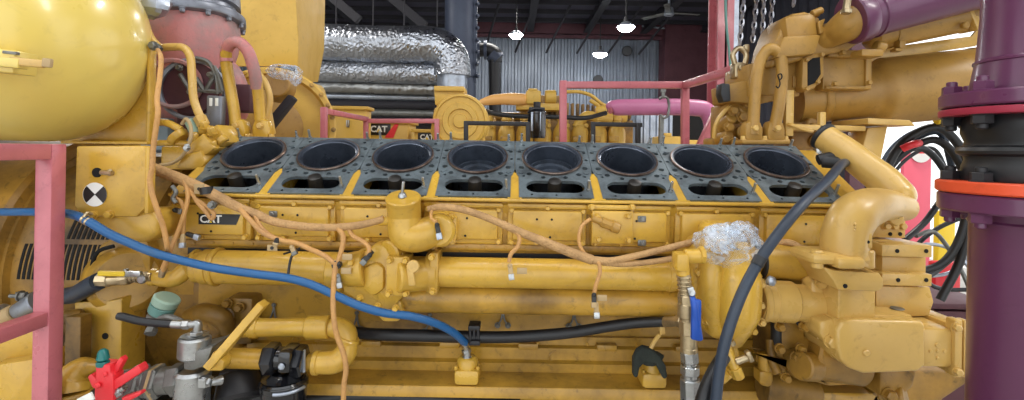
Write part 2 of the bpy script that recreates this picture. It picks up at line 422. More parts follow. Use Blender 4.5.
# side covers under the decks
for i in range(8):
    xc = .01+(i-3.5)*S-.026; w = .1135 if i != 0 else .112
    z0, z1 = ZC-.272, ZC-.152; Y = 1.432
    mb = MB()
    mb.box(xc-w, xc+w, Y, Y+.03, z0, z1, .006)
    mb.prism([(xc-w+.014, z0+.016),(xc+w-.014, z0+.016),(xc+w-.014, z1-.018),(xc-w+.014, z1-.018)], (0, Y-.016, 0), (1,0,0), (0,0,1), (0,.03,0), .007)
    mb.box(xc-w, xc+w, Y-.010, Y+.02, z1-.014, z1, .004)
    bl = [(-w+.012, z1-.02),(w-.012, z1-.02),(0, z1-.012),(-w+.012, z0+.01),(w-.012, z0+.01),(-.03, z0+.01)]
    for bx, bz in bl: mb.hexb((xc+bx, Y-.002, bz), FRONT, .0068, .014)
    sc = obj('side_cover', mb, M['yellow'], eng)
    mb = MB()
    for bx, bz in ((-.03, -.195),(.012,-.195),(.008,-.245)): mb.disc((xc+bx, Y-.0162, ZC+bz), FRONT, .0034, .0012, 10, .0003)
    obj('plug_hole', mb, M['void_black'], sc)
    if i == 0:
        o = P(219, 219, Y-.018)
        mb = MB(); mb.prism([(-.058,.014),(.06,.014),(.048,-.016),(-.058,-.016)], o, (1,0,0), (0,0,1), (0,.004,0))
        lb = obj('nameplate', mb, M['label_black'], sc, label='black slanted label with white lettering')
        mb = MB(); mb.text('CAT', o+V((-.022,-.001,0)), (1,0,0), (0,0,1), .022, .0012, .02, 1.05)
        obj('lettering', mb, M['white'], lb, label='white block letters')
        mb = MB(); mb.prism([(-.0045,-.0095),(.0045,-.0095),(.0,-.004)], o+V((-.022,-.0024,-.001)), (1,0,0), (0,0,1), (0,-.0008,0))
        obj('emblem', mb, M['yellow_tape'], lb, label='small yellow triangle over the letter A')
    if i in (1, 4, 5):
        mb = MB()
        q = P({1:273,4:642,5:642}[i], {1:213,4:218,5:242}[i], Y-.018)
        mb.box(q.x-.012, q.x+.012, q.y-.002, q.y+.004, q.z-.012, q.z+.006, .003); mb.hexb(q+V((0,-.002,-.003)), FRONT, .006, .008)
        obj('clip_bracket', mb, M['steel_dark'], sc)

# lower flange lip under the covers
mb = MB()
mb.box(XL+.02, XR-.02, 1.438, 1.50, ZC-.292, ZC-.272, .004)
for k in range(34): mb.disc((XL+.06+k*.056, 1.4385, ZC-.282), FRONT, .004, .004, 8, .001)
obj('lower_rail', mb, M['yellow_low'], eng)

# long oil and water manifold pipes
def hz(px0, px1, pyc, Y):                                  # two points of a level pipe running along the engine
    a = P(CX, pyc, Y); return V((W(px0-CX, Y), Y, a.z)), V((W(px1-CX, Y), Y, a.z))
mb = MB(); a, b = hz(396, 690, 273, 1.40); mb.cyl(a, b, .0415, None, 36, .004)
obj('oil_manifold_pipe', mb, M['yellow'], eng)
mb = MB(); a, b = hz(380, 700, 298.5, 1.43); mb.cyl(a, b, .043, None, 36, .004)
mb.cyl(*hz(395, 404, 298.5, 1.43), .048, None, 32, .004)
obj('water_manifold_pipe', mb, M['yellow_low'], eng)
mb = MB(); a, b = hz(213, 345, 272, 1.42); mb.cyl(a, b, .0475, None, 36, .004)
a, b = hz(206, 216, 272, 1.42); mb.cyl(a, b, .0495, None, 36, .003); a, b = hz(196, 209, 272, 1.42); mb.cyl(a, b, .0445, None, 36, .01)
mb.cyl(*hz(217,222,272,1.42), .054, None, 36, .003)
obj('oil_manifold_pipe', mb, M['yellow'], eng)
# clamps around the manifold pipes
for px, pyc, Y, r in ((672, 273, 1.40, .0425),):
    mb = MB(); a, b = hz(px-3, px+3, pyc, Y); mb.cyl(a, b, r+.002, None, 36, .001)
    obj('pipe_clamp', mb, M['yellow'] if px > 400 else M['black'], eng)

# v-shaped spring clips on the lower wall
for px, py in ((430, 322), (503, 316), (574, 317), (274, 312), (357, 320)):
    q = P(px, py-6, 1.555)
    mb = MB()
    for s_ in (-1, 1): mb.tube([q, q+V((s_*.006,-.004,-.03)), q+V((s_*.016,-.004,-.045))], .0028, 6, 3); mb.hexb(q+V((s_*.016,0,-.047)), FRONT, .007, .012)
    mb.disc(q+V((0,.002,.004)), FRONT, .007, .008, 12)
    obj('spring_clip', mb, M['steel_dark'], eng)

# sump: upper panel, ledge and flange
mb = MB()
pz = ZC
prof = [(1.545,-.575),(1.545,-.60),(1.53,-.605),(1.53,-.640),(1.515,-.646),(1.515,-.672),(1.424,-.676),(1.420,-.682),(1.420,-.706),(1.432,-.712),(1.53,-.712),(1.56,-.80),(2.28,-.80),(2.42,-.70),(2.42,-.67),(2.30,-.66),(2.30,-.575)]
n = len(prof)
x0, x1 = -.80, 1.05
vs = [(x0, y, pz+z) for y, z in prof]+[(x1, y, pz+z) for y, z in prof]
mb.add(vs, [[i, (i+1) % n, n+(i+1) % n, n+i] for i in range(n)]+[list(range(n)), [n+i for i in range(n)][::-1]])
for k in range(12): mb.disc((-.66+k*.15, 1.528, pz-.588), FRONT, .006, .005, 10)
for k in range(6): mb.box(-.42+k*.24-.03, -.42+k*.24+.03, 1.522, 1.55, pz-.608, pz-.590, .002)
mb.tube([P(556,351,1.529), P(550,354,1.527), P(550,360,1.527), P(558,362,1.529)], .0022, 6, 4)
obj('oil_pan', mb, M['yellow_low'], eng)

# square stub bosses on the sump ledge
for px, py, Y, lab in ((467, 383, 1.45, 'boss'), (652, 386, 1.45, 'boss')):
    q = P(px, py, Y); q.z = ZC-.674
    mb = MB(); mb.box(q.x-.036, q.x+.036, Y-.03, Y+.05, q.z, q.z+.045, .012); mb.lathe([(.03,0),(.03,.02),(.024,.028),(.018,.03)], (q.x, Y+.005, q.z+.042), (0,0,1), 24)
    for s_ in (-1, 1): mb.hexb((q.x+s_*.031, Y-.02, q.z+.045), (0,0,1), .005, .008)
    obj('sump_boss', mb, M['yellow'], eng)

# thermostat / relief housing in the middle of the manifold
mb = MB()
mb.pprism([(340,268),(352,254),(366,252),(372,245),(392,244),(404,252),(404,296),(392,311),(372,311),(358,302),(342,293)], 1.36, .12, .012)
mb.cyl(P(330,272,1.40), P(346,272,1.40), .054, None, 32, .004)
mb.cyl(P(344,270,1.37), P(366,268,1.37), .045, .05, 28, .004)
mb.pbox(386, 257, 409, 296, 1.335, .06, .004)
mb.cyl(P(427,272,1.40), P(439,272,1.40), .056, None, 32, .004); mb.pbox(429,253,438,294,1.35,.08,.005)
mb.cyl(P(396,277,1.34), P(428,274,1.39), .042, .044, 32, .005)
mb.pprism([(362,268),(376,262),(384,268),(384,290),(372,298),(362,290)], 1.345, .06, .012)
mb.pprism([(372,300),(400,300),(404,312),(398,322),(383,322),(374,312)], 1.37, .07, .006)
mb.cyl(P(399,246,1.40), P(388,253,1.36), .03, .034, 24, .005)
for px, py in ((390,260),(406,260),(389,293),(406,293),(432,257),(433,291),(352,262),(360,298),(378,306),(396,308)): mb.hexb(P(px,py,1.334), FRONT, .0075, .016)
th = obj('thermostat_housing', mb, M['yellow'], eng)
mb = MB()
mb.disc(P(413,266,1.325), V((.2,-1,.1)), .017, .014, 20); mb.obox(P(411,276,1.315), (V((1,0,-.0)).lerp(V((0,0,1)),.12), (0,1,0), V((.15,0,-1))), (.009,.005,.026), .004)
obj('vent_knob', mb, M['yellow_pale'], th, label='pale yellow tear-shaped knob')
mb = MB(); mb.pprism([(358,262),(371,250),(374,253),(361,266)], 1.335, .006, .001)
obj('serial_plate', mb, M['label_black'], th, label='small black printed plate')

# upright filler housing with its elbow in front of the covers
mb = MB()
q = P(404, 228, 1.35)
TA = V((0,-.36,.93)).normalized(); mb.lathe([(.030,-.075),(.042,-.05),(.045,-.03),(.045,.035),(.0455,.037),(.0465,.039),(.0465,.046),(.044,.049)], q+V((0,0,.04)), TA, 40)
mb.tube([q+V((0,0,.03)), q+V((.006,0,-.012)), q+V((.034,.0,-.02)), P(438,229,1.37)], [.044,.046,.045,.042], 30, 6)
mb.disc(P(440,229,1.375), FRONT, .045, .035, 34, .008)
mb.pprism([(430,213),(446,212),(457,217),(457,240),(447,247),(431,246)], 1.40, .05, .006)
for px, py in ((451,217),(452,241),(434,246)): mb.hexb(P(px,py,1.40), FRONT, .008, .012)
fh = obj('filler_housing', mb, M['yellow'], eng)
mb = MB()
qt = q+V((-.002,0,.04))+TA*.049; mb.cyl(qt, qt+TA*.012, .012, .009, 16, .002); mb.cyl(qt+TA*.01, qt+TA*.012+V((.004,-.004,.03)), .0042, None, 10, .001)
obj('vent_pin', mb, M['steel'], fh, label='small bright pin on the lid')
mb = MB(); mb.cyl(P(391,220,1.345), P(379,222,1.36), .014, .012, 14, .003)
obj('side_nipple', mb, M['yellow'], fh)

# square cover plate with a screwed sensor
mb = MB(); mb.pbox(592,211,633,244,1.405,.03,.003); mb.pbox(588,205,636,210,1.408,.03,.003)
for px, py in ((597,216),(628,216),(598,239),(628,240)): mb.hexb(P(px,py,1.405), FRONT, .007, .014)
for px in (592,632): mb.hexb(P(px,207,1.408), FRONT, .007, .012)
pl = obj('sensor_plate', mb, M['yellow'], eng)
mb = MB()
a, b = P(592,218,1.395), P(620,229,1.385); d = (b-a)
mb.cyl(a, a+d*.35, .009, .011, 14, .002); mb.cyl(a+d*.33, a+d*.72, .0145, None, 8, .002); mb.cyl(a+d*.7, b, .017, .015, 18, .003)
obj('pressure_sensor', mb, M['tan'], pl, label='tan cylindrical pressure sensor')
# ================================================================== RIGHT END OF THE ENGINE: PUMP, FRONT HOUSING, ELBOW
mb = MB()                                                   # water pump body under the plastic bag
mb.pprism([(693,262),(700,246),(716,238),(740,240),(757,250),(760,268),(758,300),(754,322),(742,338),(728,344),(712,340),(702,324),(694,296)], 1.30, .16, .03, 3)
mb.tube([P(708,246,1.32), P(711,268,1.295), P(711,300,1.295), P(717,330,1.31)], [.026,.032,.034,.026], 20, 5)
mb.tube([P(738,246,1.32), P(738,280,1.285), P(737,312,1.285), P(731,340,1.315)], [.04,.057,.056,.03], 28, 6)
mb.cyl(P(690,277,1.36), P(702,277,1.36), .036, None, 24, .004); mb.cyl(P(696,262,1.36), P(706,262,1.36), .022, None, 20, .003)
mb.cyl(P(728,338,1.33), P(732,352,1.33), .016, .012, 16, .003)
mb.cyl(P(699,260,1.33), P(690,258,1.33), .012, None, 14, .002); mb.cyl(P(716,222,1.36), P(716,250,1.36), .045, .05, 24, .01)
mb.box(P(716,222,1.36).x-.05, P(716,222,1.36).x+.05, 1.34, 1.44, P(716,250,1.4).z, P(716,236,1.4).z, .01)
for px, py in ((697,272),(756,275),(757,304),(706,320),(752,330)): mb.hexb(P(px,py,1.305), FRONT, .009, .018)
wp = obj('water_pump', mb, M['yellow'], eng)
mb = MB(); mb.pbox(744,296,758,316,1.262,.03,.006); mb.cyl(P(733,344,1.32), P(735,356,1.32), .011, None, 12, .002)
obj('drain_plug', mb, M['yellow'], wp)

mb = MB()                                                   # thick cross tube into the front housing
mb.cyl(P(757,300,1.33), P(792,302,1.33), .053, .0545, 36, .004); mb.cyl(P(790,302,1.33), P(826,304,1.33), .048, .048, 36, .004); mb.cyl(P(770,301,1.33), P(772,301,1.33), .055, None, 36, .001)
mb.cyl(P(757,300,1.33), P(764,300,1.33), .058, None, 36, .004)
for px, py in ((760,284),(760,305),(761,322)): mb.hexb(P(px,py,1.275), FRONT, .008, .014)
obj('cross_tube', mb, M['yellow_pale'], eng)
mb = MB()
mb.cyl(P(742,261,1.38), P(761,261,1.38), .035, None, 28, .003); mb.cyl(P(758,261,1.38), P(803,263,1.38), .046, .049, 30, .003)
bt = obj('bypass_tube', mb, M['yellow'], eng)
mb = MB(); mb.cyl(P(757,261,1.38), P(761,261,1.38), .0482, None, 30, .003); obj('seal_ring', mb, M['black'], bt)

mb = MB()                                                   # three-cornered flange
mb.pprism([(811,283),(818,278),(828,284),(838,297),(848,311),(849,318),(842,324),(828,321),(818,325),(812,322)], 1.30, .05, .008)
for px, py in ((819,283),(842,317),(817,321)): mb.hexb(P(px,py,1.30), FRONT, .011, .02)
obj('flange', mb, M['yellow_pale'], eng)

mb = MB()                                                   # front housing: long box with rounded end, step, end flange
mb.pprism([(837,330),(842,322),(852,320),(922,321),(926,326),(926,366),(918,372),(864,374),(850,369),(841,360),(837,346)], 1.22, .22, .016, 3)
mb.pbox(915,329,956,368,1.235,.2,.01); mb.pbox(955,320,963,378,1.225,.03,.005); mb.pbox(964,321,971,378,1.228,.03,.005); mb.box(P(950,340,1.25).x, P(970,340,1.25).x, 1.25, 1.43, P(950,374,1.25).z, P(950,324,1.25).z, .005)
for px, py in ((956,327),(957,371)): mb.hexb(P(px,py,1.225), V((-.3,-1,0)), .0085, .014)
mb.disc(P(866,353,1.22), FRONT, .009, .006, 16)
for px in (930,937,944): mb.disc(P(px,351,1.236), FRONT, .0045, .004, 10, .001)
mb.disc(P(937,345,1.236), FRONT, .006, .004, 10, .001); mb.disc(P(937,358,1.236), FRONT, .004, .004, 10, .001)
mb.box(P(850,310,1.22).x, P(922,310,1.22).x, 1.25, 1.50, P(880,320,1.22).z-.004, P(880,320,1.22).z+.003, .002)
fh2 = obj('front_housing', mb, M['yellow_pale'], eng)
mb = MB()
for px, y_ in ((862,1.30),(900,1.30),(918,1.36)): mb.disc(V((W(px-CX,1.30), y_, P(px,320,1.22).z+.003)), (0,0,1), .016, .0025, 16, .0005)
obj('top_plug', mb, M['steel_dark'], fh2)

mb = MB()                                                   # lug plate linking flange and housing
mb.pprism([(820,322),(834,318),(842,330),(843,346),(836,350),(826,344),(820,334)], 1.25, .08, .008)
mb.hexb(P(830,341,1.25), FRONT, .013, .02)
mb.pprism([(826,300),(848,318),(858,310),(845,285)], 1.30, .06, .006)
obj('lug', mb, M['yellow_pale'], eng)

mb = MB()                                                   # elbow casting and the upright under it
mb.tube([P(905,208,1.34), P(888,205,1.31), P(869,207,1.265), P(853,217,1.24), P(845,236,1.23), P(844,262,1.23)], [.034,.040,.048,.053,.052,.052], 36, 8)
mb.cyl(P(898,206,1.30), P(914,208,1.32), .018, .014, 18, .003); mb.pprism([(886,208),(904,208),(905,222),(898,227),(890,222)], 1.29, .02, .004)
mb.pbox(813,254,873,266,1.18,.11,.02); mb.pbox(838,258,867,270,1.165,.1,.01)
for px in (817,868): mb.cyl(P(px,250,1.20), P(px,268,1.20), .014, None, 14, .003)
mb.pbox(856,233,873,249,1.185,.03,.004)
el = obj('coolant_elbow', mb, M['yellow_pale'], eng)
mb = MB(); mb.disc(P(868,242,1.185), FRONT, .004, .002, 10, .0005); mb.disc(P(898,217,1.29), FRONT, .004, .002, 10, .0005)
obj('bolt_hole', mb, M['void_black'], el)
mb = MB()
for k in range(9): mb.disc(P(854, 224+k*3.1, 1.185), V((.35,-1,0)), .0035, .004, 8, .001)
obj('cast_lettering', mb, M['yellow_pale'], el)

mb = MB()                                                   # pipe reaching up from the elbow to the duct
mb.tube([P(824,137,1.54), P(844,150,1.49), P(866,167,1.43), P(884,181,1.39), P(897,195,1.36)], [.039,.040,.041,.043,.044], 34, 6); mb.sph(P(897,195,1.36), .044)
cp = obj('connecting_pipe', mb, M['yellow_pale'], eng)
mb = MB(); d = (P(844,150,1.49)-P(824,137,1.54)).normalized(); q = P(824,137,1.54)
mb.lathe([(.040,0),(.0435,.004),(.0435,.012),(.040,.016)], q-d*.012, d, 34, True, True)
obj('seal_ring', mb, M['black'], cp)

mb = MB()                                                   # block below the elbow
mb.pprism([(822,266),(834,270),(880,273),(884,279),(884,288),(878,292),(838,290),(834,282)], 1.19, .12, .005)
mb.pbox(838,286,876,320,1.24,.12,.006); mb.pbox(826,266,842,312,1.30,.10,.015)
bk = obj('pedestal_block', mb, M['yellow_pale'], eng)
mb = MB(); mb.disc(P(845,286,1.19), FRONT, .0055, .002, 12, .0005); obj('bolt_hole', mb, M['void_black'], bk)

mb = MB()                                                   # stepped mounting bracket
Y0 = 1.30
mb.pbox(872,240,893,318,1.36,.14,.004); mb.pbox(866,208,906,238,1.37,.06,.004)
mb.pbox(882,245,932,257,Y0,.2,.002); mb.pbox(882,257,926,274,Y0+.025,.17,.002); mb.pbox(882,274,932,286,Y0,.2,.002)
mb.pprism([(876,286),(930,287),(934,302),(929,316),(876,318)], Y0+.02, .18, .003)
for px, py in ((885,226),(893,226),(901,226)): mb.hexb(P(px,py,1.37), FRONT, .009, .014)
for px, py in ((884,245),(884,272)): mb.cyl(P(px,py,Y0+.03), P(px,py-2,Y0+.03), .012, None, 12, .002)
sb = obj('stepped_bracket', mb, M['yellow_pale'], eng)
mb = MB()
for px, py, y_ in ((897,251,Y0),(926,251,Y0),(898,280,Y0),(926,280,Y0),(890,219,1.37),(900,234,1.37),(890,234,1.37),(878,222,1.37)): mb.disc(P(px,py,y_), FRONT, .0055, .002, 12, .0005)
obj('bolt_hole', mb, M['void_black'], sb)

mb = MB()                                                   # gear pump cluster under the cross tube
mb.cyl(P(782,345,1.42), P(812,350,1.42), .07, None, 30, .006); mb.cyl(P(806,350,1.36), P(866,372,1.34), .072, .04, 30, .006)
mb.pbox(776,322,806,372,1.36,.14,.012); mb.pprism([(790,354),(804,352),(810,362),(808,378),(796,380),(788,370)], 1.33, .08, .008)
mb.cyl(P(800,366,1.30), P(814,367,1.32), .036, .036, 24, .004); mb.pbox(808,340,846,384,1.37,.12,.015)
mb.pprism([(772,358),(792,362),(800,378),(830,386),(862,384),(868,374),(830,374),(806,368)], 1.34, .05, .006)
for px, py in ((779,326),(779,348),(794,356),(785,377),(800,348),(803,326)): mb.hexb(P(px,py,1.33), FRONT, .01, .018)
mb.cyl(P(762,386,1.40), P(815,394,1.40), .045, None, 26, .004); mb.tube([P(770,340,1.38), P(772,360,1.36), P(778,374,1.34)], .012, 10, 4)
gp = obj('gear_pump', mb, M['grimy_shaded'], eng)
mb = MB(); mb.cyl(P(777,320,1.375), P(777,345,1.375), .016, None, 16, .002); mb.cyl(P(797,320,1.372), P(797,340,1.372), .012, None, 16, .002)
obj('gap_shadow_rods', mb, M['black'], gp)  # black rods drawn as the shade in the gaps between pump parts
gp.children[0].name = 'gap_shadow_fill'

mb = MB()                                                   # cone-shaped support under the front housing
mb.pprism([(880,370),(918,371),(914,388),(900,398),(880,398)], 1.32, .15, .01)
mb.pprism([(870,400),(884,372),(968,372),(968,384),(944,400),(930,420),(870,420)], 1.42, .12, .01)
mb.hexb(P(888,394,1.32), FRONT, .014, .02)
mb.cyl(P(880,395,1.36), P(906,397,1.32), .03, None, 20, .004)
obj('support_foot', mb, M['grimy_shaded'], eng)
mb = MB()                                                   # gear case wall closing the right end of the block
mb.box(1.0, 1.16, 1.60, 2.3, ZC-.78, ZC-.2, .02)
mb.pprism([(770,200),(826,206),(826,250),(770,246)], 1.46, .08, .006)
obj('gear_case', mb, M['yellow_low'], eng)

# clear plastic bag over the pump inlet
def crumple(mb, c, r, sc, seed, seg=17, rings=11, amp=.28):
    rnd = random.Random(seed); st = len(mb.v); mb.sph(c, r, sc, seg, rings)
    ph = [(rnd.uniform(-1,1), rnd.uniform(-1,1), rnd.uniform(-1,1), rnd.uniform(3,13), rnd.uniform(0,6)) for _ in range(14)]
    for k in range(st, len(mb.v)):
        d = (mb.v[k]-V(c)); n_ = d.normalized()
        f = sum(abs(math.sin(n_.dot(V(q[:3]))*q[3]+q[4])) for q in ph)/14
        mb.v[k] = V(c)+d*(1+amp*(f-.6)*2.4)
    return mb
mb = MB(); crumple(mb, P(728,246,1.30), .088, (1.0,.75,.66), 3); crumple(mb, P(742,236,1.27), .044, (.9,.6,.8), 9, amp=.4); crumple(mb, P(722,238,1.26), .05, (.9,.6,.7), 12, amp=.4)
one('plastic_bag', mb, M['bag'], 'crumpled clear plastic bag wrapped over the yellow pump inlet', 'plastic bag', smooth=0)

# ball valve column with blue lever
bv = thing('ball_valve', 'upright brass and steel ball valve stack with a blue lever beside the thick blue-black hose', 'valve', P(690,410,1.22))
mb = MB(); Yv = 1.24
mb.pbox(677,254,690,272,Yv-.02,.045,.006); mb.cyl(P(684,256,Yv), P(700,256,Yv), .018, None, 16, .003); mb.cyl(P(683,262,Yv), P(683,276,Yv), .016, None, 16, .003); mb.cyl(P(699,255,Yv), P(704,255,Yv), .022, None, 8, .002)
obj('elbow_fitting', mb, M['yellow'], bv, label='yellow threaded elbow at the top')
mb = MB()
for k in range(9): mb.cyl(P(684+k*.2,276+k*2.1,Yv), P(684+k*.2,277.4+k*2.1,Yv), .0165 if k % 2 else .0185, None, 18, .001)
mb.cyl(P(684,274,Yv), P(686,297,Yv), .0155, None, 18)
obj('threaded_nipple', mb, M['brass'], bv)
mb = MB(); mb.cyl(P(686,294,Yv), P(687,304,Yv), .022, None, 8, .002); mb.cyl(P(687,303,Yv), P(687,317,Yv), .0235, None, 20, .002); mb.cyl(P(688,316,Yv), P(689,348,Yv), .020, None, 20, .002); mb.cyl(P(688,320,Yv), P(688,334,Yv), .0225, None, 8, .002)
mb.cyl(P(689,347,Yv), P(689,352,Yv), .021, None, 16, .001)
obj('valve_body', mb, M['brass'], bv)
mb = MB(); mb.cyl(P(689,351,Yv), P(690,362,Yv), .0225, None, 8, .002); mb.cyl(P(690,361,Yv), P(690,366,Yv), .0165, None, 16); mb.cyl(P(690,365,Yv), P(690,374,Yv), .024, None, 8, .002); mb.cyl(P(690,374,Yv), P(690,379,Yv), .018, None, 16); mb.cyl(P(690,378,Yv), P(692,422,Yv), .025, .027, 8, .003)
obj('union_nut', mb, M['steel'], bv, label='bright steel hexagonal union nuts')
mb = MB(); mb.tube([P(692,296,Yv-.03), P(694,303,Yv-.045), P(696,320,Yv-.045), P(699,339,Yv-.04)], [.006,.0085,.0095,.0095], 12, 5); mb.pbox(692,300,702,341,Yv-.052,.014,.006)
obj('lever', mb, M['blue'], bv, label='blue plastic lever handle')
mb = MB(); mb.cyl(P(692,293,Yv-.04), P(692,293,Yv), .009, None, 8, .002); mb.obox(P(691,291,Yv-.035), ((1,0,.3),(0,1,0),(-.3,0,1)), (.008,.004,.01), .002)
obj('lever_nut', mb, M['steel'], bv)

# big dark hose crossing in front
h = thing('rubber_hose', 'thick blue-black rubber hose arching from the last bore down past the bagged pump', 'hose', P(713,410,1.12))
mb = MB(); mb.tube([P(846,163,1.46), P(842,164,1.40), P(828,180,1.30), P(800,207,1.20), P(775,238,1.16), P(756,266,1.14), P(740,298,1.13), P(727,335,1.12), P(719,372,1.12), P(714,425,1.12)], .0125, 16, 9)
obj('hose_body', mb, M['blue_grey_hose'], h)
mb = MB(); mb.tube([P(761,257,1.14), P(757,265,1.138)], .0142, 16, 2, False); obj('tie_band', mb, M['black'], h)
mb = MB(); mb.cyl(P(822,161,1.50), P(849,164,1.46), .02, .018, 18, .003); mb.tube([P(818,160,1.5), P(835,157,1.49), P(848,162,1.47)], .016, 12, 4); obj('end_fitting', mb, M['black'], h, label='black swivel end at the deck')
mb = MB(); mb.tube([P(724,356,1.20), P(712,376,1.17), P(703,400,1.15), P(698,425,1.14)], [.016,.016,.017,.017], 14, 6)
one('drain_hose', mb, M['black'], 'short black hose coming up beside the bottom of the thick hose', 'hose')

# yellow drain cock group right of the hose
dc = thing('drain_cock', 'small yellow drain cock with side valve below the bagged pump', 'valve', P(735,380,1.25))
mb = MB(); mb.tube([P(727,346,1.26), P(730,357,1.25), P(738,376,1.24)], [.010,.012,.012], 14, 4); mb.cyl(P(735,368,1.24), P(739,378,1.24), .015, None, 8, .002)
obj('cock_body', mb, M['yellow'], dc)
mb = MB(); mb.cyl(P(735,362,1.24), P(748,357,1.24), .009, None, 10, .002); mb.obox(P(749,356,1.235), ((1,0,.5),(0,1,0),(-.5,0,1)), (.006,.008,.014), .003); mb.cyl(P(733,345,1.25), P(731,341,1.25), .008, None, 8)
obj('tap', mb, M['brass'], dc)
mb = MB(); mb.tube([P(722,372,1.3), P(728,366,1.29), P(733,362,1.27)], .014, 12, 3); mb.cyl(P(718,378,1.3), P(727,370,1.29), .02, None, 14, .003); obj('side_pipe', mb, M['yellow'], dc)
mb = MB(); mb.tube([P(757,356,1.42), P(770,360,1.40), P(784,372,1.38)], .016, 12, 4); mb.cyl(P(764,352,1.38), P(766,384,1.38), .018, None, 16, .003); mb.pbox(760,372,772,384,1.36,.04,.004)
one('pipe_stub', mb, M['yellow_low'], 'short dirty yellow pipe stub below the gear pump', 'pipe')
# ================================================================== UPPER RIGHT: EXHAUST / INTAKE DUCTING BESIDE THE CHAINS
ex = thing('intake_duct_assembly', 'tan cast duct assembly with open square port under the chains and purple pipe', 'engine duct', P(860,128,1.85))
mb = MB()                                                  # large tube
a, b = P(868,93,1.93), P(1010,79,1.93); d = (b-a).normalized()
mb.lathe([(.095,-.30),(.097,-.02),(.108,0),(.124,.012),(.131,.03),(.131,.62)], a, d, 44)
mb.lathe([(.134,.40),(.134,.43)], a, d, 44); mb.lathe([(.099,-.22),(.104,-.215),(.104,-.195),(.099,-.19)], a, d, 40, False, False)
obj('large_duct', mb, M['tan'], ex)
mb = MB()                                                  # strap brackets under the duct
mb.pbox(786,90,794,136,1.74,.02,.002); mb.pbox(820,112,826,136,1.74,.02,.002)
mb.pprism([(868,118),(910,120),(916,126),(868,124)], 1.72, .2, .003); mb.pprism([(858,165),(868,128),(888,126),(880,166)], 1.76, .1, .004)
mb.pprism([(792,124),(866,126),(866,131),(792,130)], 1.74, .25, .003)
obj('duct_bracket', mb, M['yellow_pale'], ex)
mb = MB()                                                  # casting with the port
mb.pprism([(748,64),(770,60),(806,58),(806,92),(792,94),(748,97)], 1.78, .2, .008)
mb.pprism([(803,58),(812,54),(822,52),(824,56),(824,76),(815,88),(806,92),(802,88)], 1.735, .06, .004)
for px, py in ((806,60),(821,55),(817,82),(806,89)): mb.hexb(P(px,py,1.735), FRONT, .007, .012)
mb.pbox(823,54,871,90,1.79,.14,.006); mb.pbox(829,50,876,57,1.765,.2,.003); mb.pbox(866,54,872,88,1.78,.05,.004); mb.pbox(826,86,872,89,1.78,.04,.003)
for px, py in ((834,84),(868,83),(842,53)): mb.hexb(P(px,py,1.755), FRONT, .008, .014)
mb.pprism([(728,84),(748,80),(800,76),(800,96),(760,104),(730,102)], 1.79, .16, .006)
mb.pbox(862,49,884,56,1.66,.06,.004); mb.cyl(P(875,46,1.68), P(884,48,1.68), .02, None, 14, .004)
hb = obj('port_housing', mb, M['tan'], ex)
mb = MB(); mb.pprism([(808,62),(813,58),(820,57),(821,74),(815,83),(808,86)], 1.732, .01, .001); obj('port_opening', mb, M['void_black'], hb, label='open dark port')
mb = MB(); mb.pprism([(722,83),(730,84),(731,101),(724,102),(721,94)], 1.76, .05, .003); op = obj('port_flange', mb, M['black'], hb, label='dark open end of the side port')
mb = MB(); mb.pbox(793,76,800,88,1.775,.01,.002); obj('inspection_cover', mb, M['tan'], hb)
mb = MB()                                                  # upper casting
mb.pprism([(770,68),(776,42),(784,22),(794,13),(806,11),(820,16),(824,28),(836,30),(850,12),(862,20),(864,40),(850,50),(830,54),(812,58)], 1.74, .17, .014, 3)
mb.pbox(786,13,819,42,1.715,.14,.022,math.radians(-8)); mb.pprism([(776,58),(784,36),(822,34),(816,54)], 1.70, .1, .01); mb.pbox(814,10,821,16,1.73,.04,.006); mb.cyl(P(812,14,1.73), P(822,10,1.73), .012, None, 12, .002)
mb.cyl(P(808,37,1.735), P(808,37,1.72), .008, None, 10); mb.pprism([(818,22),(826,18),(823,26),(830,30),(820,34)], 1.72, .03, .004)
mb.tube([P(816,44,1.78), P(834,34,1.73), P(850,24,1.67), P(866,16,1.655)], [.036,.044,.056,.066], 26, 6)
obj('upper_casting', mb, M['tan'], ex)
mb = MB()                                                  # second tan tube under the purple one
a, b = P(876,34,1.80), P(992,10,1.80); d = (b-a).normalized()
mb.lathe([(.03,-.04),(.055,-.02),(.058,0),(.058,.30),(.062,.31),(.062,.40)], a, d, 34); mb.lathe([(.061,.04),(.061,.06)], a, d, 34)
mb.pbox(900,40,906,48,1.74,.03,.003); mb.pbox(896,48,903,51,1.74,.03,.002); mb.disc(P(962,26,1.74), FRONT, .012, .02, 14)
obj('crossover_tube', mb, M['tan'], ex)
mb = MB(); mb.pprism([(866,50),(972,36),(985,20),(990,28),(976,46),(868,62)], 1.90, .01, .002)
mb.pprism([(968,6),(974,4),(984,28),(978,30)], 1.74, .03, .003)
obj('heat_shield', mb, M['yellow_pale'], ex)

pp = thing('purple_hose', 'fat glossy purple pipe sloping up out of the top right above the tan ducts', 'pipe', P(850,20,1.66))
mb = MB()
a, b = P(866,16,1.66), P(1010,-22,1.66); d = (b-a).normalized()
mb.lathe([(.072,-.05),(.074,-.04),(.074,.6)], a, d, 40)
obj('pipe_body', mb, M['purple'], pp)
mb = MB(); mb.lathe([(.078,-.055),(.082,-.05),(.082,-.012),(.079,-.008)], a, d, 40); mb.lathe([(.0745,.015),(.0785,.018),(.0785,.024),(.0745,.027)], a, d, 40, False, False)
obj('collar', mb, M['purple'], pp)
mb = MB(); mb.cyl(P(846,12,1.60), P(848,-4,1.60), .011, None, 12, .002); mb.cyl(P(846,14,1.60), P(846.4,9,1.60), .016, None, 8, .003)
obj('clamp_bolt', mb, M['brass'], pp)

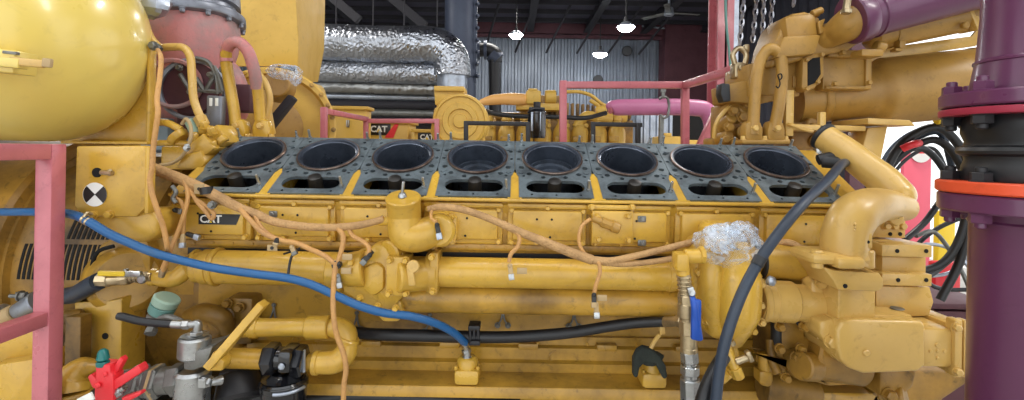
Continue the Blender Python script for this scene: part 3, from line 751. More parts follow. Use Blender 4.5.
# u-shaped lifting bracket above the right-hand bores (and its pair at the left)
def u_bracket(name, label, pts, Y, r, m_, feet, extra=None, grp=None):
    t = thing(name, label, 'bracket', P(pts[0][0], 140, Y), grp)
    mb = MB(); mb.tube([P(x, y, Y+dz) for x, y, dz in pts], r, 16, 8)
    obj('bent_bar', mb, m_, t)
    for px, py, dz in feet:
        mb = MB(); q = P(px, py, Y+dz)
        mb.prism([(-.028,-.058),(.028,-.058),(.03,-.02),(.022,.006),(.0,.014),(-.022,.006),(-.03,-.02)], q+V((0,-.012,0)), (1,0,0), (0,0,1), (0,.05,0), .006)
        mb.box(q.x-.045, q.x+.045, Y+dz-.02, Y+dz+.07, q.z-.070, q.z-.055, .005)
        ft = obj('foot_clevis', mb, M['yellow'] if px < 500 else M['tan'], t)
        for bp, ba, br_ in (((0,-.013,-.015), FRONT, .010), ((-.036,-.005,-.055), (0,0,1), .007), ((.036,-.005,-.055), (0,0,1), .008)):
            mb = MB(); mb.hexb(q+V(bp), ba, br_, .013); obj('clevis_bolt', mb, M['yellow_pale'], ft)
    if extra: extra(t)
    return t
def hook_mark(t):
    mb = MB(); q = [P(780,80,1.67), P(782,77,1.67), P(781,74,1.67), P(778,75,1.67), P(779,79,1.67), P(780,84,1.67), P(778,88,1.67), P(776,86,1.67)]
    mb.tube(q, .0022, 6, 4); obj('hook_symbol', mb, M['void_black'], t, label='small black hook symbol')
u_bracket('lifting_bracket', 'tan u-shaped lifting bar standing behind the last bore under the chains', [(753,134,.0),(754,110,.0),(757,74,.0),(762,57,.0),(770,49,-.01),(779,54,-.01),(782,72,-.01),(779,105,-.01),(774,130,0)], 1.73, .0195, M['tan'], [(753,124,.0),(775,124,.0)], hook_mark)

# loose castings and fittings at the foot of the duct assembly
fit = thing('fuel_fitting_cluster', 'cluster of small tan fittings at the foot of the tan u-shaped bar under the chains', 'fitting', P(715,146,1.86))
mb = MB(); rnd = random.Random(5)
for (px, py, r) in ((726,112,.026),(722,128,.026),(735,118,.03),(741,134,.028),(718,140,.024),(727,142,.024),(738,105,.025),(803,128,.028),(812,140,.03)):
    mb = MB(); q = P(px, py, 1.9); mb.cyl(q, q+V((rnd.uniform(-.02,.02), -.06, rnd.uniform(-.02,.04))), r, r*.8, 14, .004); mb.hexb(q+V((0,-.058,0)), FRONT, r*.55, .02); obj('pipe_fitting', mb, M['tan'], fit)
mb = MB(); mb.pbox(722,104,744,146,1.92,.12,.01); mb.pbox(712,138,740,148,1.95,.1,.01); obj('fitting_body', mb, M['tan'], fit); mb = MB(); mb.pbox(792,122,824,150,1.86,.14,.012)
obj('fitting_body', mb, M['tan'], fit)
mb = MB(); mb.tube([P(734,104,1.85), P(724,112,1.84), P(716,124,1.85), P(714,138,1.86)], .008, 10, 5); obj('small_pipe', mb, M['yellow_pale'], fit); mb = MB(); mb.tube([P(786,124,1.75), P(794,126,1.72), P(806,130,1.72), P(812,131,1.73)], .007, 8, 5)
obj('small_pipe', mb, M['yellow_pale'], fit)
mb = MB(); mb.pbox(816,148,822,154,1.7,.02,.004); mb.disc(P(822,150,1.72), FRONT, .012, .02, 14); obj('bright_plug', mb, M['steel'], fit)

# hoist beam above the chains
mb = MB(); mb.box(.45, 6.3, 1.75, 1.79, ZC+.72, ZC+.94); mb.box(.45, 6.3, 1.70, 2.20, ZC+.71, ZC+.73); mb.box(.45, 6.3, 1.93, 1.97, ZC+.72, ZC+.94); struct('trim_5', mb, M['maroon_dark'])
# chains
def chain(px0, py0, px1, py1, Y, label, r=.013, w=.0034):
    a, b = P(px0, py0, Y), P(px1, py1, Y); d = b-a; L = d.length; u, v, w_ = MB().frame(d)
    pitch = r*2.05; n_ = int(L/pitch); mb = MB()
    for k in range(n_):
        c = a+w_*(pitch*(k+.5)); s_ = u if k % 2 else v
        loop = []
        for j in range(10):
            t = 2*PI*j/10; loop.append(c+s_*(math.cos(t)*r*.62)+w_*(math.sin(t)*r*1.28))
        mb.tube(loop, w, 5, 1, False, True)
    return one('lifting_chain', mb, M['chain'], label, 'chain', 'chain hoist falls')
chain(748,-44,739,50,1.9, 'zinc chain nearest the steel column, hanging down to the shackle')
chain(760,-38,752,48,2.0, 'zinc chain second from the column, dropping behind the u-shaped bar')
chain(766,-40,762,40,1.95, 'zinc chain third from the column, left of the tan upper casting')
chain(800,-44,793,8,1.85, 'short zinc chain ending on top of the tan upper casting')
chain(775,-34,770,34,2.05, 'zinc chain hanging closest to the left side of the tan upper casting')
sh = thing('shackle', 'small dull metal shackle at the lower end of the chain nearest the steel column', 'shackle', P(740,80,1.86))
mb = MB(); mb.pbox(735,62,746,78,1.86,.05,.008); mb.tube([P(735,64,1.87), P(733,54,1.87), P(739,48,1.87), P(746,54,1.87), P(745,64,1.87)], .010, 10, 5); obj('shackle_body', mb, M['brass'], sh)
mb = MB(); mb.cyl(P(741,68,1.85), V(P(741,68,1.85))+V((0,-.02,0)), .014, None, 12, .003); obj('shackle_pin', mb, M['brass'], sh); mb = MB(); mb.pbox(745,44,750,52,1.88,.02,.004); obj('chain_end', mb, M['brass'], sh)

# ================================================================== PURPLE FLANGED PIPE WITH RUBBER BELLOWS (front right)
PX, PY = .926, .887
fp = thing('flanged_pipe', 'tall purple upright pipe with bolted flanges and black rubber bellows', 'pipe', (PX, PY, 0.0))
AX = V((0,0,1)); o = V((PX, PY, 0))
mb = MB(); mb.lathe([(.0855,0.02),(0.0855,ZC-0.0954),(0.0901,ZC-0.0840)], o, AX, 56); mb.lathe([(.0855,0),(.130,0),(.130,.02),(.0855,.02)], o, AX, 40, closed=True)
mb.lathe([(0.0859,ZC-0.1184),(0.0886,ZC-0.1145),(0.0859,ZC-0.1107)], o, AX, 56, False, False)
obj('lower_pipe', mb, M['purple'], fp)
mb = MB(); mb.lathe([(0.0932,ZC+0.0993),(0.0901,ZC+0.1161),(0.0794,ZC+0.1833),(0.0741,ZC+0.2596),(0.0703,ZC+0.5727)], o, AX, 56); mb.lathe([(0.0794,ZC+0.1695),(0.0836,ZC+0.1726),(0.0836,ZC+0.1764),(0.0787,ZC+0.1802)], o, AX, 56, False, False)
obj('upper_pipe', mb, M['purple'], fp)
mb = MB(); mb.lathe([(0.0764,ZC-0.0962),(0.1283,ZC-0.0962),(0.1313,ZC-0.0932),(0.1313,ZC-0.0672),(0.1283,ZC-0.0641),(0.0764,ZC-0.0641)], o, AX, 64); obj('lower_flange', mb, M['purple'], fp)
mb = MB(); mb.lathe([(0.0764,ZC-0.0626),(0.1313,ZC-0.0626),(0.1344,ZC-0.0596),(0.1344,ZC-0.0443),(0.1313,ZC-0.0412),(0.0764,ZC-0.0412)], o, AX, 64); obj('retaining_flange', mb, M['redor'], fp, label='orange-red flange ring under the bellows')
mb = MB(); mb.lathe([(0.0764,ZC+0.0764),(0.1298,ZC+0.0764),(0.1313,ZC+0.0787),(0.1313,ZC+0.0871),(0.1298,ZC+0.0886),(0.0764,ZC+0.0886)], o, AX, 64); obj('gasket_flange', mb, M['red'], fp, label='dark red ring over the bellows')
mb = MB(); mb.lathe([(0.0764,ZC+0.0916),(0.1283,ZC+0.0916),(0.1313,ZC+0.0947),(0.1313,ZC+0.1145),(0.1283,ZC+0.1176),(0.0764,ZC+0.1176)], o, AX, 64); obj('upper_flange', mb, M['purple'], fp)
mb = MB()
mb.lathe([(0.0764,ZC-0.0428),(0.0977,ZC-0.0405),(0.0993,ZC-0.0305),(0.0970,ZC-0.0137),(0.0932,ZC-0.0031),(0.0947,ZC+0.0031),(0.1038,ZC+0.0076),(0.1061,ZC+0.0130),(0.1038,ZC+0.0191),(0.0947,ZC+0.0229),(0.0932,ZC+0.0305),(0.0993,ZC+0.0458),(0.0993,ZC+0.0649),(0.0962,ZC+0.0764),(0.0764,ZC+0.0771)], o, AX, 56)
obj('rubber_bellows', mb, M['black'], fp, label='black rubber bellows with a middle bead')
for k in range(8):
    a = PI/8*2*k+PI+PI/4+.16; q = o+V((math.cos(a)*.1115, math.sin(a)*.1115, 0))
    for z, dr, m_, nm in ((ZC+0.1176, 1, 'purple', 'flange_bolt'), (ZC+0.0764, -1, 'black_paint', 'flange_nut'), (ZC-0.0412, 1, 'black_paint', 'flange_nut'), (ZC-0.0962, -1, 'purple', 'flange_bolt')):
        mb = MB(); mb.lathe([(.0176,0),(.0176,.0015),(.016,.0023),(.016,.0153),(.0145,.0168)], q+V((0,0,z)), V((0,0,dr)), 6); mb.cyl(q+V((0,0,z+dr*.0153)), q+V((0,0,z+dr*.026)), .0088, None, 14, .002)
        obj(nm, mb, M[m_], fp)

# ================================================================== COILED BLACK HOSES behind the flanged pipe
HP = [([(880,330),(877,250),(882,185),(902,144),(936,127),(962,150),(972,190),(960,260),(940,300)], .018, 'black', 'black hose, outermost of the coil hung behind the flanged pipe'),
      ([(868,250),(880,185),(905,152),(935,140),(958,160),(966,215),(944,262),(905,275)], .017, 'black', 'black hose of the coil with its lower loop sweeping to the stepped bracket'),
      ([(893,270),(884,215),(890,170),(912,141),(938,132),(950,160),(954,206)], .014, 'blue_grey_hose', 'blue-black hose inside the coil behind the flanged pipe'),
      ([(898,150),(926,150),(950,180),(967,225),(975,262)], .016, 'black', 'black hose dropping steeply from the coil behind the bellows'),
      ([(905,240),(925,222),(945,196),(968,178)], .015, 'black', 'black hose rising from the stepped bracket to the bellows'),
      ([(918,280),(938,268),(966,240),(975,215)], .020, 'black', 'thickest black hose, crossing above the low red crate'),
      ([(912,262),(935,287),(975,290)], .011, 'black', 'thin black hose, lowest loop right of the stepped bracket'),
      ([(916,236),(934,232),(960,268),(974,300)], .011, 'steel_dark', 'thin grey hose sloping down behind the thickest black hose')]
HP += [([(905,262),(922,240),(942,226),(972,214)], .012, 'black', 'black hose rising gently across the lower part of the coil'),
       ([(906,250),(930,244),(955,252),(975,276)], .009, 'galv', 'thin pale hose crossing the lower part of the coil'),
       ([(908,270),(932,276),(955,270),(975,250)], .010, 'galv', 'thin pale hose in the lowest bend of the coil'),
       ([(884,236),(888,186),(908,158),(932,148),(946,170),(950,214)], .010, 'black', 'thin black hose, innermost upright loop of the coil'),
       ([(872,240),(874,190),(890,150),(918,130),(945,128)], .012, 'blue_grey_hose', 'blue-black hose lying along the outer edge of the coil')]
for k, (pts, r, m_, lab) in enumerate(HP):
    mb = MB(); mb.tube([P(x, y, 2.25+.06*k+.05*math.sin(j)) for j, (x, y) in enumerate(pts)], r, 12, 9)
    one('coiled_hose', mb, M[m_], lab, 'hose', 'coil of hoses')
mb = MB(); mb.tube([P(902,149,2.22), P(911,145,2.2), P(919,143,2.22)], .0165, 10, 5); one('hose_wrap', mb, M['redplastic'], 'short red sleeve wrapped on the coiled hoses', 'sleeve')
mb = MB(); mb.tube([P(936,121,2.2), P(944,120,2.2), P(951,126,2.2)], .017, 10, 5); one('hose_tag', mb, M['yellow_tape'], 'short yellow sleeve on top of the coiled hoses', 'sleeve')
# ================================================================== LEFT END: AIR CLEANER, TURBO, FLYWHEEL HOUSING, PIPEWORK
ac = thing('air_cleaner', 'huge smooth yellow air cleaner drum with domed end and side latch', 'air cleaner', V((-1.7, 1.45, ZC+.02)))
mb = MB()
c = V((-1.345, 1.45, ZC+.300)); R_ = .298
prof = [(R_*math.cos(t), .215*math.sin(t)) for t in [PI/2*k/18 for k in range(18)]]
prof = [(R_, -1.2),(R_,-.9),(R_*1.004,-.898),(R_*1.004,-.88),(R_,-.878)]+prof+[(.0001,.215)]
mb.lathe(prof, c, (1,0,0), 72, True, False)
obj('drum', mb, M['yellow_tank'], ac)
mb = MB()
q = c+V((0, 0, 0)); Yl = 1.165
rot = math.radians(5)
mb.pbox(-30,48,14,71,Yl,.06,.004,rot); mb.pbox(-26,56,18,66,Yl-.022,.03,.004,rot); 
lt = obj('latch', mb, M['yellow_tank'], ac)
mb = MB(); mb.pbox(8,58,42,66,Yl-.02,.012,.003,rot); obj('latch_arm', mb, M['yellow_pale'], lt)
mb = MB(); mb.pbox(41,58,50,67,Yl-.021,.010,.003,rot); obj('latch_tip', mb, M['gasket'], lt, label='tan plastic tip')
mb = MB(); mb.pbox(2,51,16,54,Yl-.003,.01,.001,rot); mb.pbox(-2,62,14,64,Yl-.003,.01,.001,rot); obj('latch_hinge', mb, M['steel_dark'], lt)
mb = MB(); mb.pprism([(60,143.5),(60,60),(146,40),(147,143.5)], 1.60, .03, .004); mb.pbox(145.5,44,150,143.5,1.57,.03,.006)
mb.pbox(70,141,147,144,1.56,.04,.003)
br = obj('support_bracket', mb, M['yellow'], ac)

# mounting box under the drum, with target sticker
mt = thing('mounting_box', 'yellow box bracket with a round black and white target sticker below the drum', 'bracket', P(112,245,1.45))
mb = MB()
mb.pprism([(76,146),(144,145.5),(147,148),(147,206),(136,217),(84,217),(74,206)], 1.30, .03, .005)
mb.pprism([(84,214),(152,210),(158,222),(156,236),(144,243),(118,242),(100,232),(88,224)], 1.31, .12, .022, 3)
mb.pbox(144,146,148.5,214,1.285,.028,.005)
for px, py in ((94,214.5),(110,214.5)): mb.hexb(P(px,py,1.30), FRONT, .009, .012)
bx = obj('box_body', mb, M['yellow'], mt)
mb = MB(); mb.disc(P(97.5,172.5,1.30), FRONT, .0125, .004, 24, .001); obj('bolt_hole', mb, M['void_black'], mt)
mb = MB(); q = P(106,172.5,1.298); mb.tube([q+V((-.012,0,0)), q+V((.02,-.004,-.001))], .0065, 12, 1, False); mb.disc(P(111,172.5,1.30), FRONT, .009, .008, 16); obj('protruding_pin', mb, M['brass'], mt)
mb = MB(); mb.disc(P(95,194.5,1.30), FRONT, .0312, .0015, 36, .0003); st = obj('sticker', mb, M['white'], mt, label='round white sticker with black opposite quadrants')
mb = MB()
q = P(95,194.5,1.2982)
for a0 in (-PI/4, 3*PI/4):
    mb.prism([(0,0)]+[(.0305*math.cos(a0+PI/2*k/12), .0305*math.sin(a0+PI/2*k/12)) for k in range(13)], q, (1,0,0), (0,0,1), (0,-.0008,0))
obj('sticker_quadrants', mb, M['label_black'], st, label='black left and right quadrants')

# flywheel guard (slotted drum) behind the railing
fg = thing('flywheel_guard', 'big round yellow slotted housing behind the maroon railing post', 'housing', V((-1.45, 2.05, .9)))
mb = MB(); cf = V((-1.25, 1.98, ZC-.455)); R2 = .42
mb.lathe([(.30,-1.2),(R2+.06,-1.2),(R2+.06,-.34),(R2+.045,-.33),(R2+.045,-.33),(R2+.02,-.325),(R2+.02,-.315),(R2,-.31),(R2,.07),(R2+.012,.075),(R2+.012,.10),(R2-.01,.11),(R2-.01,.30),(.2,.32)], cf, (1,0,0), 72)
gd = obj('guard_drum', mb, M['grimy_shaded'], fg)
for row, (t0, t1) in enumerate(((.36,.66),(.06,.32))):
    for k in range(17):
        if row == 0 and k < 8: continue
        x = -.285+k*.0155
        mb = MB(); pts = []
        for j in range(7):
            t = t0+(t1-t0)*j/6; pts.append(t)
        vs = []; fs = []
        for t in pts:
            for dx in (0, .0085):
                for rr in (R2-.004, R2+.002):
                    vs.append(cf+V((x+dx+.02*(t-.2), -math.cos(t)*rr, math.sin(t)*rr)))
        for j in range(6):
            b_ = j*4; fs += [[b_+1,b_+3,b_+7,b_+5],[b_,b_+1,b_+5,b_+4],[b_+2,b_+6,b_+7,b_+3]]
        fs += [[0,2,3,1],[24,25,27,26]]
        mb.add(vs, fs); obj('vent_slot', mb, M['void_black'], gd, label='long dark vent slot')
mb = MB(); mb.tube([P(10,296,1.50), P(30,296,1.50), P(48,297,1.50)], .006, 8, 3); mb.cyl(P(18,292,1.5), P(18,300,1.5), .006, None, 8); mb.hexb(P(20,296,1.495), (1,0,0), .012, .02)
obj('clamp_bolt', mb, M['steel_dark'], fg)
mb = MB(); mb.tube([P(93,282,1.5), P(93,262,1.5), P(99,251,1.5), P(114,246,1.51)], .006, 8, 5); obj('seam_gasket', mb, M['void_black'], fg)
mb = MB(); mb.pprism([(96,246),(140,222),(150,250),(150,300),(100,300)], 1.53, .2, .015); mb.pbox(128,222,200,300,1.57,.2,.02); mb.cyl(P(128,280,1.62), P(128,280,1.5), .12, .1, 30, .02)
obj('flywheel_cover', mb, M['yellow_low'], fg)

# machinery wall behind the pipework
fw = thing('gear_housing', 'oily yellow housing with recess shade in its colour, behind the grey valve and diagonal flat bar', 'housing', V((-.85, 1.7, .8)))
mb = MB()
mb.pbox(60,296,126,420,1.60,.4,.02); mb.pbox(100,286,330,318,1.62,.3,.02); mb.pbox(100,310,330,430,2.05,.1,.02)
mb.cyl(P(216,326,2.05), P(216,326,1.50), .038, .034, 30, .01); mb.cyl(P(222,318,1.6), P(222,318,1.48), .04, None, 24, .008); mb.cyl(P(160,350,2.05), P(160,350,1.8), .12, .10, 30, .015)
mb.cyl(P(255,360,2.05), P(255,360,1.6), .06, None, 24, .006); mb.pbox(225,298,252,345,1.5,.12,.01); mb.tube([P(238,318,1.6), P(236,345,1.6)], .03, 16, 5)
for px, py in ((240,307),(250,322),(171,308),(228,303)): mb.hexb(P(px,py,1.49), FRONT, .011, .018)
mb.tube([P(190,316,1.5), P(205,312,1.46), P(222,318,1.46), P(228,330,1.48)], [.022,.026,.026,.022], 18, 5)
obj('housing_body', mb, M['grimy_shaded'], fw)
bp_ = MB(); bp_.pprism([(74,302),(108,301),(122,298),(120,420),(74,420)], 1.46, .1, .006)
pl_ = obj('side_plate', bp_, M['yellow'], fw)
mb = MB(); mb.disc(P(105.5,336,1.46), FRONT, .0095, .002, 20, .0005); obj('bolt_hole', mb, M['void_black'], pl_)
mb = MB(); mb.pbox(64,317,80,400,1.40,.04,.004); mb.cyl(P(60,321,1.42), P(84,318,1.45), .028, None, 20, .008); mb.cyl(P(60,330,1.42), P(70,322,1.42), .022, None, 18, .004); mb.cyl(P(76,360,1.45), P(86,358,1.47), .025, None, 18, .006)
obj('strut', mb, M['grimy_shaded'], fw)

# yellow bars of the base behind the railing
mb = MB(); mb.pprism([(-12,338),(36,325),(36,356),(-12,364)], 1.45, .04, .004); mb.pprism([(-12,366),(36,359),(40,364),(40,440),(-12,440)], 1.40, .1, .004)
one('base_channel', mb, M['yellow'], 'yellow steel channel low behind the maroon railing', 'channel')
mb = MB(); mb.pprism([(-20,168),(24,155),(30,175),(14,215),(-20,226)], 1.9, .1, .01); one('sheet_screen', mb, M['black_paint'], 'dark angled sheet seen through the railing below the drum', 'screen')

mb = MB(); mb.pbox(140,118,168,150,1.86,.04,.006); one('pale_blue_panel', mb, mat('pale_blue_sheet', (150,176,196), .5), 'small pale blue panel showing between the drum bracket and the fuel fittings', 'panel')
bpy.data.objects['pale_blue_panel'].name = 'blue_panel'
# ------------------------------------------------------------------ turbo inlet in worn pink primer
tb = thing('turbocharger', 'worn pink-primed turbo elbow with grey clamp flange beside the yellow drum', 'turbocharger', P(197,135,2.0))
YT = 2.0
mb = MB(); ct = P(192,40,YT); ax = V((-.13,.10,1)).normalized()
mb.lathe([(.08,-.26),(.105,-.20),(.135,-.13),(.162,-.05),(.174,.02),(.172,.06)], ct, ax, 48)
mb.tube([ct+V((.01,0,-.12)), ct+V((.015,.0,-.22)), ct+V((.0,.02,-.36))], [.12,.12,.12], 36, 6)
mb.tube([ct+V((.02,0,-.07)), ct+V((.11,.02,-.14)), ct+V((.13,.05,-.24)), ct+V((.08,.08,-.36))], [.06,.075,.075,.06], 24, 6)
tbm = obj('volute', mb, M['turbo'], tb)
mb = MB(); mb.lathe([(.176,.055),(.192,.060),(.196,.066),(.196,.088),(.190,.094),(.176,.096)], ct, ax, 56); mb.lathe([(.165,.09),(.165,.125),(.18,.13),(.18,.20),(.17,.21)], ct, ax, 48)
for k in range(14):
    a = 2*PI*k/14+.2; u_, v_, w_ = mb.frame(ax); q = ct+u_*(.184*math.cos(a))+v_*(.184*math.sin(a))+ax*.06; mb.hexb(q, -ax, .009, .018)
obj('clamp_flange', mb, M['clamp'], tb, label='grey bolted clamp flange')
mb = MB()
ringp = lambda r_: [(r_,0),(r_+.006,.004),(r_+.006,.02),(r_,.024),(r_-.009,.02),(r_-.009,.004)]
mb.lathe(ringp(.108), P(194,90,1.83), (.25,-1,.05), 40, closed=True); obj('compressor_ring', mb, M['clamp'], tb, label='grey ring around the dark opening')
mb = MB(); mb.lathe(ringp(.085), P(174,84,1.80), (.5,-1,.05), 40, closed=True); obj('compressor_ring', mb, M['turbo'], tb)
mb = MB(); mb.lathe([(.095,0),(.095,.01)], P(192,88,1.84), (.2,-1,.05), 36); mb.pbox(176,100,222,130,1.86,.1,.01); obj('compressor_opening', mb, M['maroon_dark'], tb, label='dark opening of the compressor')
def bar(mb, a, b, r=.008): mb.tube([a, b], r, 6, 1, False)
mb = MB(); Yb = 1.80
for a_, b_ in (((180,74),(190,90)),((190,90),(222,92)),((196,78),(205,92)),((205,92),(216,72)),((222,92),(214,66))): bar(mb, P(*a_, Yb), P(*b_, Yb))
mb.tube([P(196,58,Yb), P(208,62,Yb), P(216,76,Yb), P(218,94,Yb)], .008, 8, 5)
for px, py in ((180,68),(191,92),(211,75),(223,70)): mb.hexb(P(px,py,Yb-.01), FRONT, .009, .016)
obj('actuator_frame', mb, M['steel_dark'], tb, label='grey angled bracket frame')
mb = MB(); mb.pprism([(206,95),(222,96),(221,125),(215,129),(206,124)], 1.72, .03, .006); bt2 = obj('strap', mb, M['clamp'], tb, label='grey-lilac hanging strap')
mb = MB(); mb.pbox(209,98,212,106,1.718,.005,.001); mb.pbox(215,98,218,106,1.718,.005,.001); obj('strap_buckle', mb, M['white'], bt2)
mb = MB(); mb.pbox(232,84,250,112,1.95,.08,.01); obj('oil_drain', mb, M['maroon_dark'], tb); mb = MB(); mb.pbox(158,104,176,124,1.95,.1,.01); obj('oil_drain', mb, M['turbo'], tb)

u_bracket('lifting_bracket', 'yellow u-shaped lifting bar with a pink scuffed top beside the worn pink turbo elbow', [(236,128,.02),(234,110,.02),(229,80,.02),(226,58,.0),(229,45,-.02),(238,42,-.03),(247,50,-.02),(254,70,0),(258,92,.03),(260,120,.05)], 1.74, .019, M['yellow'], [(238,122,.02),(262,122,.05)])
for o_ in [x for x in bpy.data.objects if x.name.startswith('lifting_bracket') and 'pink scuffed' in x['label']]:
    mb = MB(); pts = [(226.5,62,.0),(226,56,.0),(229,45,-.02),(238,42,-.03),(247,50,-.02),(254,70,0),(257,88,.025)]
    mb.tube([P(x, y, 1.74+z) for x, y, z in pts], .0202, 16, 8); obj('primer_section', mb, M['turbo'], o_, label='scuffed pink section of the bar')
u2 = thing('bolted_link', 'slim yellow upright link between the two feet of the pink-topped lifting bar', 'link', P(252,140,1.9))
mb = MB(); mb.tube([P(256,70,1.92), P(266,84,1.92), P(270,100,1.92), P(266,120,1.92)], .012, 12, 6); mb.pprism([(255,134),(258,112),(262,90),(266,90),(268,112),(272,134)], 1.93, .04, .006); obj('link_bar', mb, M['yellow_pale'], u2)
mb = MB()
for px in (256,270):
    mb = MB(); mb.cyl(P(px,138,1.86), P(px,126,1.86), .016, .012, 14, .003); obj('link_nut', mb, M['yellow_pale'], u2)

# tan pipe end wrapped in blue-ish film behind the left bracket
te = thing('exhaust_stub', 'tan round exhaust stub with a dark slanted prop, behind the pink-topped lifting bar', 'pipe', P(285,130,2.35))
mb = MB(); mb.cyl(P(280,88,2.45), P(276,84,2.30), .075, .06, 28, .008); obj('stub_body', mb, M['tan'], te)
mb = MB(); mb.pprism([(258,130),(288,94),(294,99),(268,132)], 2.32, .05, .006); obj('prop', mb, M['beam'], te)
mb = MB(); crumple(mb, P(284,72,2.25), .062, (1.25,.8,.55), 21); crumple(mb, P(296,78,2.25), .035, (.8,.7,.9), 22)
one('plastic_cover', mb, M['bag'], 'bluish plastic film tied over the tan exhaust stub', 'plastic cover', smooth=0)
mb = MB(); crumple(mb, P(147,4,1.72), .06, (1.25,.8,.8), 31, amp=.3)
one('foil_cover', mb, M['galv'], 'crumpled pale foil piece between the drum and the grey turbo flange', 'foil', smooth=20)

# yellow generator duct and round bell housing behind
gb = thing('generator_hood', 'tall flat-sided yellow hood on a round bolted bell housing, behind the turbo', 'generator hood', P(285,140,3.0))
mb = MB(); Yg = 2.9
mb.pprism([(222,-30),(294,-30),(296,10),(298,40),(297,66),(222,66)], Yg, .02, .002)
a = [P(293,-30,Yg),P(294,-10,Yg),P(297,42,Yg),P(297,80,Yg)]; b_ = [P(326,-30,Yg+.9),P(325,6,Yg+.9),P(325,42,Yg+.9),P(319,78,Yg+.9)]
a2 = [P(x,y,Yg) for x,y in ((293,-30),(296,20),(297,42),(297,82))]; b2 = [P(x,y,Yg+.8) for x,y in ((325,-30),(325,6),(324,50),(318,82))]
mb.add(a2+b2, [[0,1,5,4],[1,2,6,5],[2,3,7,6]])
obj('hood', mb, M['yellow_far'], gb)
mb = MB(); cg = P(272,128,2.75)
mb.lathe([(.10,-.35),(.27,-.35),(.30,-.32),(.30,-.05),(.335,-.045),(.335,0),(.325,.008),(.30,.008),(.29,-.04),(.18,-.05),(.1,-.05)], cg, (.42,-1,.0), 60)
u_, v_, w_ = mb.frame((.42,-1,0))
bh = obj('bell_housing', mb, M['yellow_far'], gb)
for k in range(28):
    a = 2*PI*k/28; mb = MB(); mb.hexb(cg+u_*(.318*math.cos(a))+v_*(.318*math.sin(a))+w_*.006, w_, .010, .02); obj('rim_bolt', mb, M['yellow_low'], bh)
mb = MB(); mb.pprism([(290,76),(306,80),(314,104),(313,140),(290,140)], 2.95, .3, .03, 3); obj('side_casing', mb, M['yellow_far'], gb)
mb = MB(); mb.lathe([(.16,-.04),(.16,.05),(.1,.07)], cg, w_, 30); obj('hub', mb, M['tan'], gb)

# fuel fittings block at the left end of the decks
ff = thing('fuel_filter_base', 'yellow fitting block with bent fuel tube between the drum bracket and the first bore', 'fitting', P(200,170,1.72))
mb = MB(); Yf = 1.62
mb.obox(P(212,145,Yf+.05), (V((.8,0,.5)), (0,1,0), V((-.5,0,.8))), (.075,.05,.035), .008); mb.cyl(P(190,158,Yf), P(200,152,Yf), .03, None, 8, .004)
mb.pprism([(176,168),(182,155),(200,150),(206,162),(200,170)], Yf-.05, .1, .006)
mb.obox(P(204,150,Yf), (V((.75,0,.6)), (0,1,0), V((-.6,0,.75))), (.05,.04,.03), .006); mb.pbox(160,146,205,170,Yf+.1,.1,.01)
mb.cyl(P(181,140,Yf), P(176,135,Yf), .03, .034, 18, .004); mb.tube([P(156,122,Yf+.05), P(170,124,Yf), P(181,130,Yf)], .012, 10, 4); mb.tube([P(156,143,Yf), P(176,143,Yf), P(190,144,Yf)], .01, 10, 4)
for px, py in ((205,128),(212,134),(196,140),(214,148),(190,156)): mb.hexb(P(px,py,Yf-.02), (0,-.5,1), .012, .025)
mb.cyl(P(203,126,Yf), P(206,134,Yf), .016, .02, 14, .003); mb.cyl(P(220,138,Yf), P(225,143,Yf), .02, None, 12, .004)
obj('fitting_block', mb, M['yellow'], ff)
mb = MB(); mb.tube([P(158,48,1.66), P(172,47,1.65), P(184,48,1.64), P(190,56,1.63), P(192,76,1.62), P(194,100,1.62), P(202,121,1.62)], .0125, 14, 8); mb.cyl(P(199,116,1.62), P(204,126,1.62), .019, None, 6, .003)
obj('fuel_tube', mb, M['yellow_pale'], ff)
mb = MB(); mb.tube([P(131,-10,1.64), P(139,10,1.63), P(147,28,1.62), P(153,40,1.61), P(160,47,1.61)], .010, 12, 6); obj('fuel_tube', mb, M['yellow_pale'], ff)
mb = MB(); mb.cyl(P(189,120,Yf), P(196,134,Yf), .016, None, 14, .003); obj('plug_cap', mb, M['green'], ff, label='pale green-grey cap')
mb = MB(); mb.tube([P(182,124,1.58), P(186,119,1.57), P(190,124,1.57), P(191,136,1.56), P(188,146,1.56), P(182,156,1.56), P(172,163,1.56), P(160,165,1.56)], .0055, 10, 6); obj('cable_loop', mb, M['gasket'], ff, label='beige cable looping around the fittings')
mb = MB(); mb.cyl(P(187,144,1.55), P(188,150,1.55), .008, None, 10, .002); mb.hexb(P(187,148,1.545), FRONT, .008, .01); obj('cable_clip', mb, M['steel'], ff)
mb = MB(); mb.tube([P(150,44,1.60), P(156,46,1.6), P(160,50,1.6)], .011, 10, 3); mb.hexb(P(154,46,1.57), FRONT, .011, .015); obj('hose_clip', mb, M['steel_dark'], ff)
# ================================================================== RAILING, VALVES AND PIPES AT LOWER LEFT
rl = thing('guard_rail', 'maroon square-tube guard rail in front of the slotted round housing', 'railing', P(50,420,1.28))
Yr = 1.22
xr = (52.0-CX)/F*Yr; ha = .0205                               # right-front edge of the post at image column 52
zt = P(52, 144, Yr).z; zm = P(52, 318, Yr).z
mb = MB(); mb.box(xr-2*ha, xr, Yr, Yr+2*ha, 0, zt, .003); obj('post', mb, M['maroon'], rl)
mb = MB(); mb.box(xr-2*ha, xr, Yr-.9, Yr-.0005, zt-.038, zt, .003); obj('top_rail', mb, M['maroon'], rl)
mb = MB(); mb.box(xr-2*ha+.002, xr-.002, Yr-.9, Yr-.0005, zm-.02, zm+.014, .003); obj('middle_rail', mb, M['maroon'], rl)

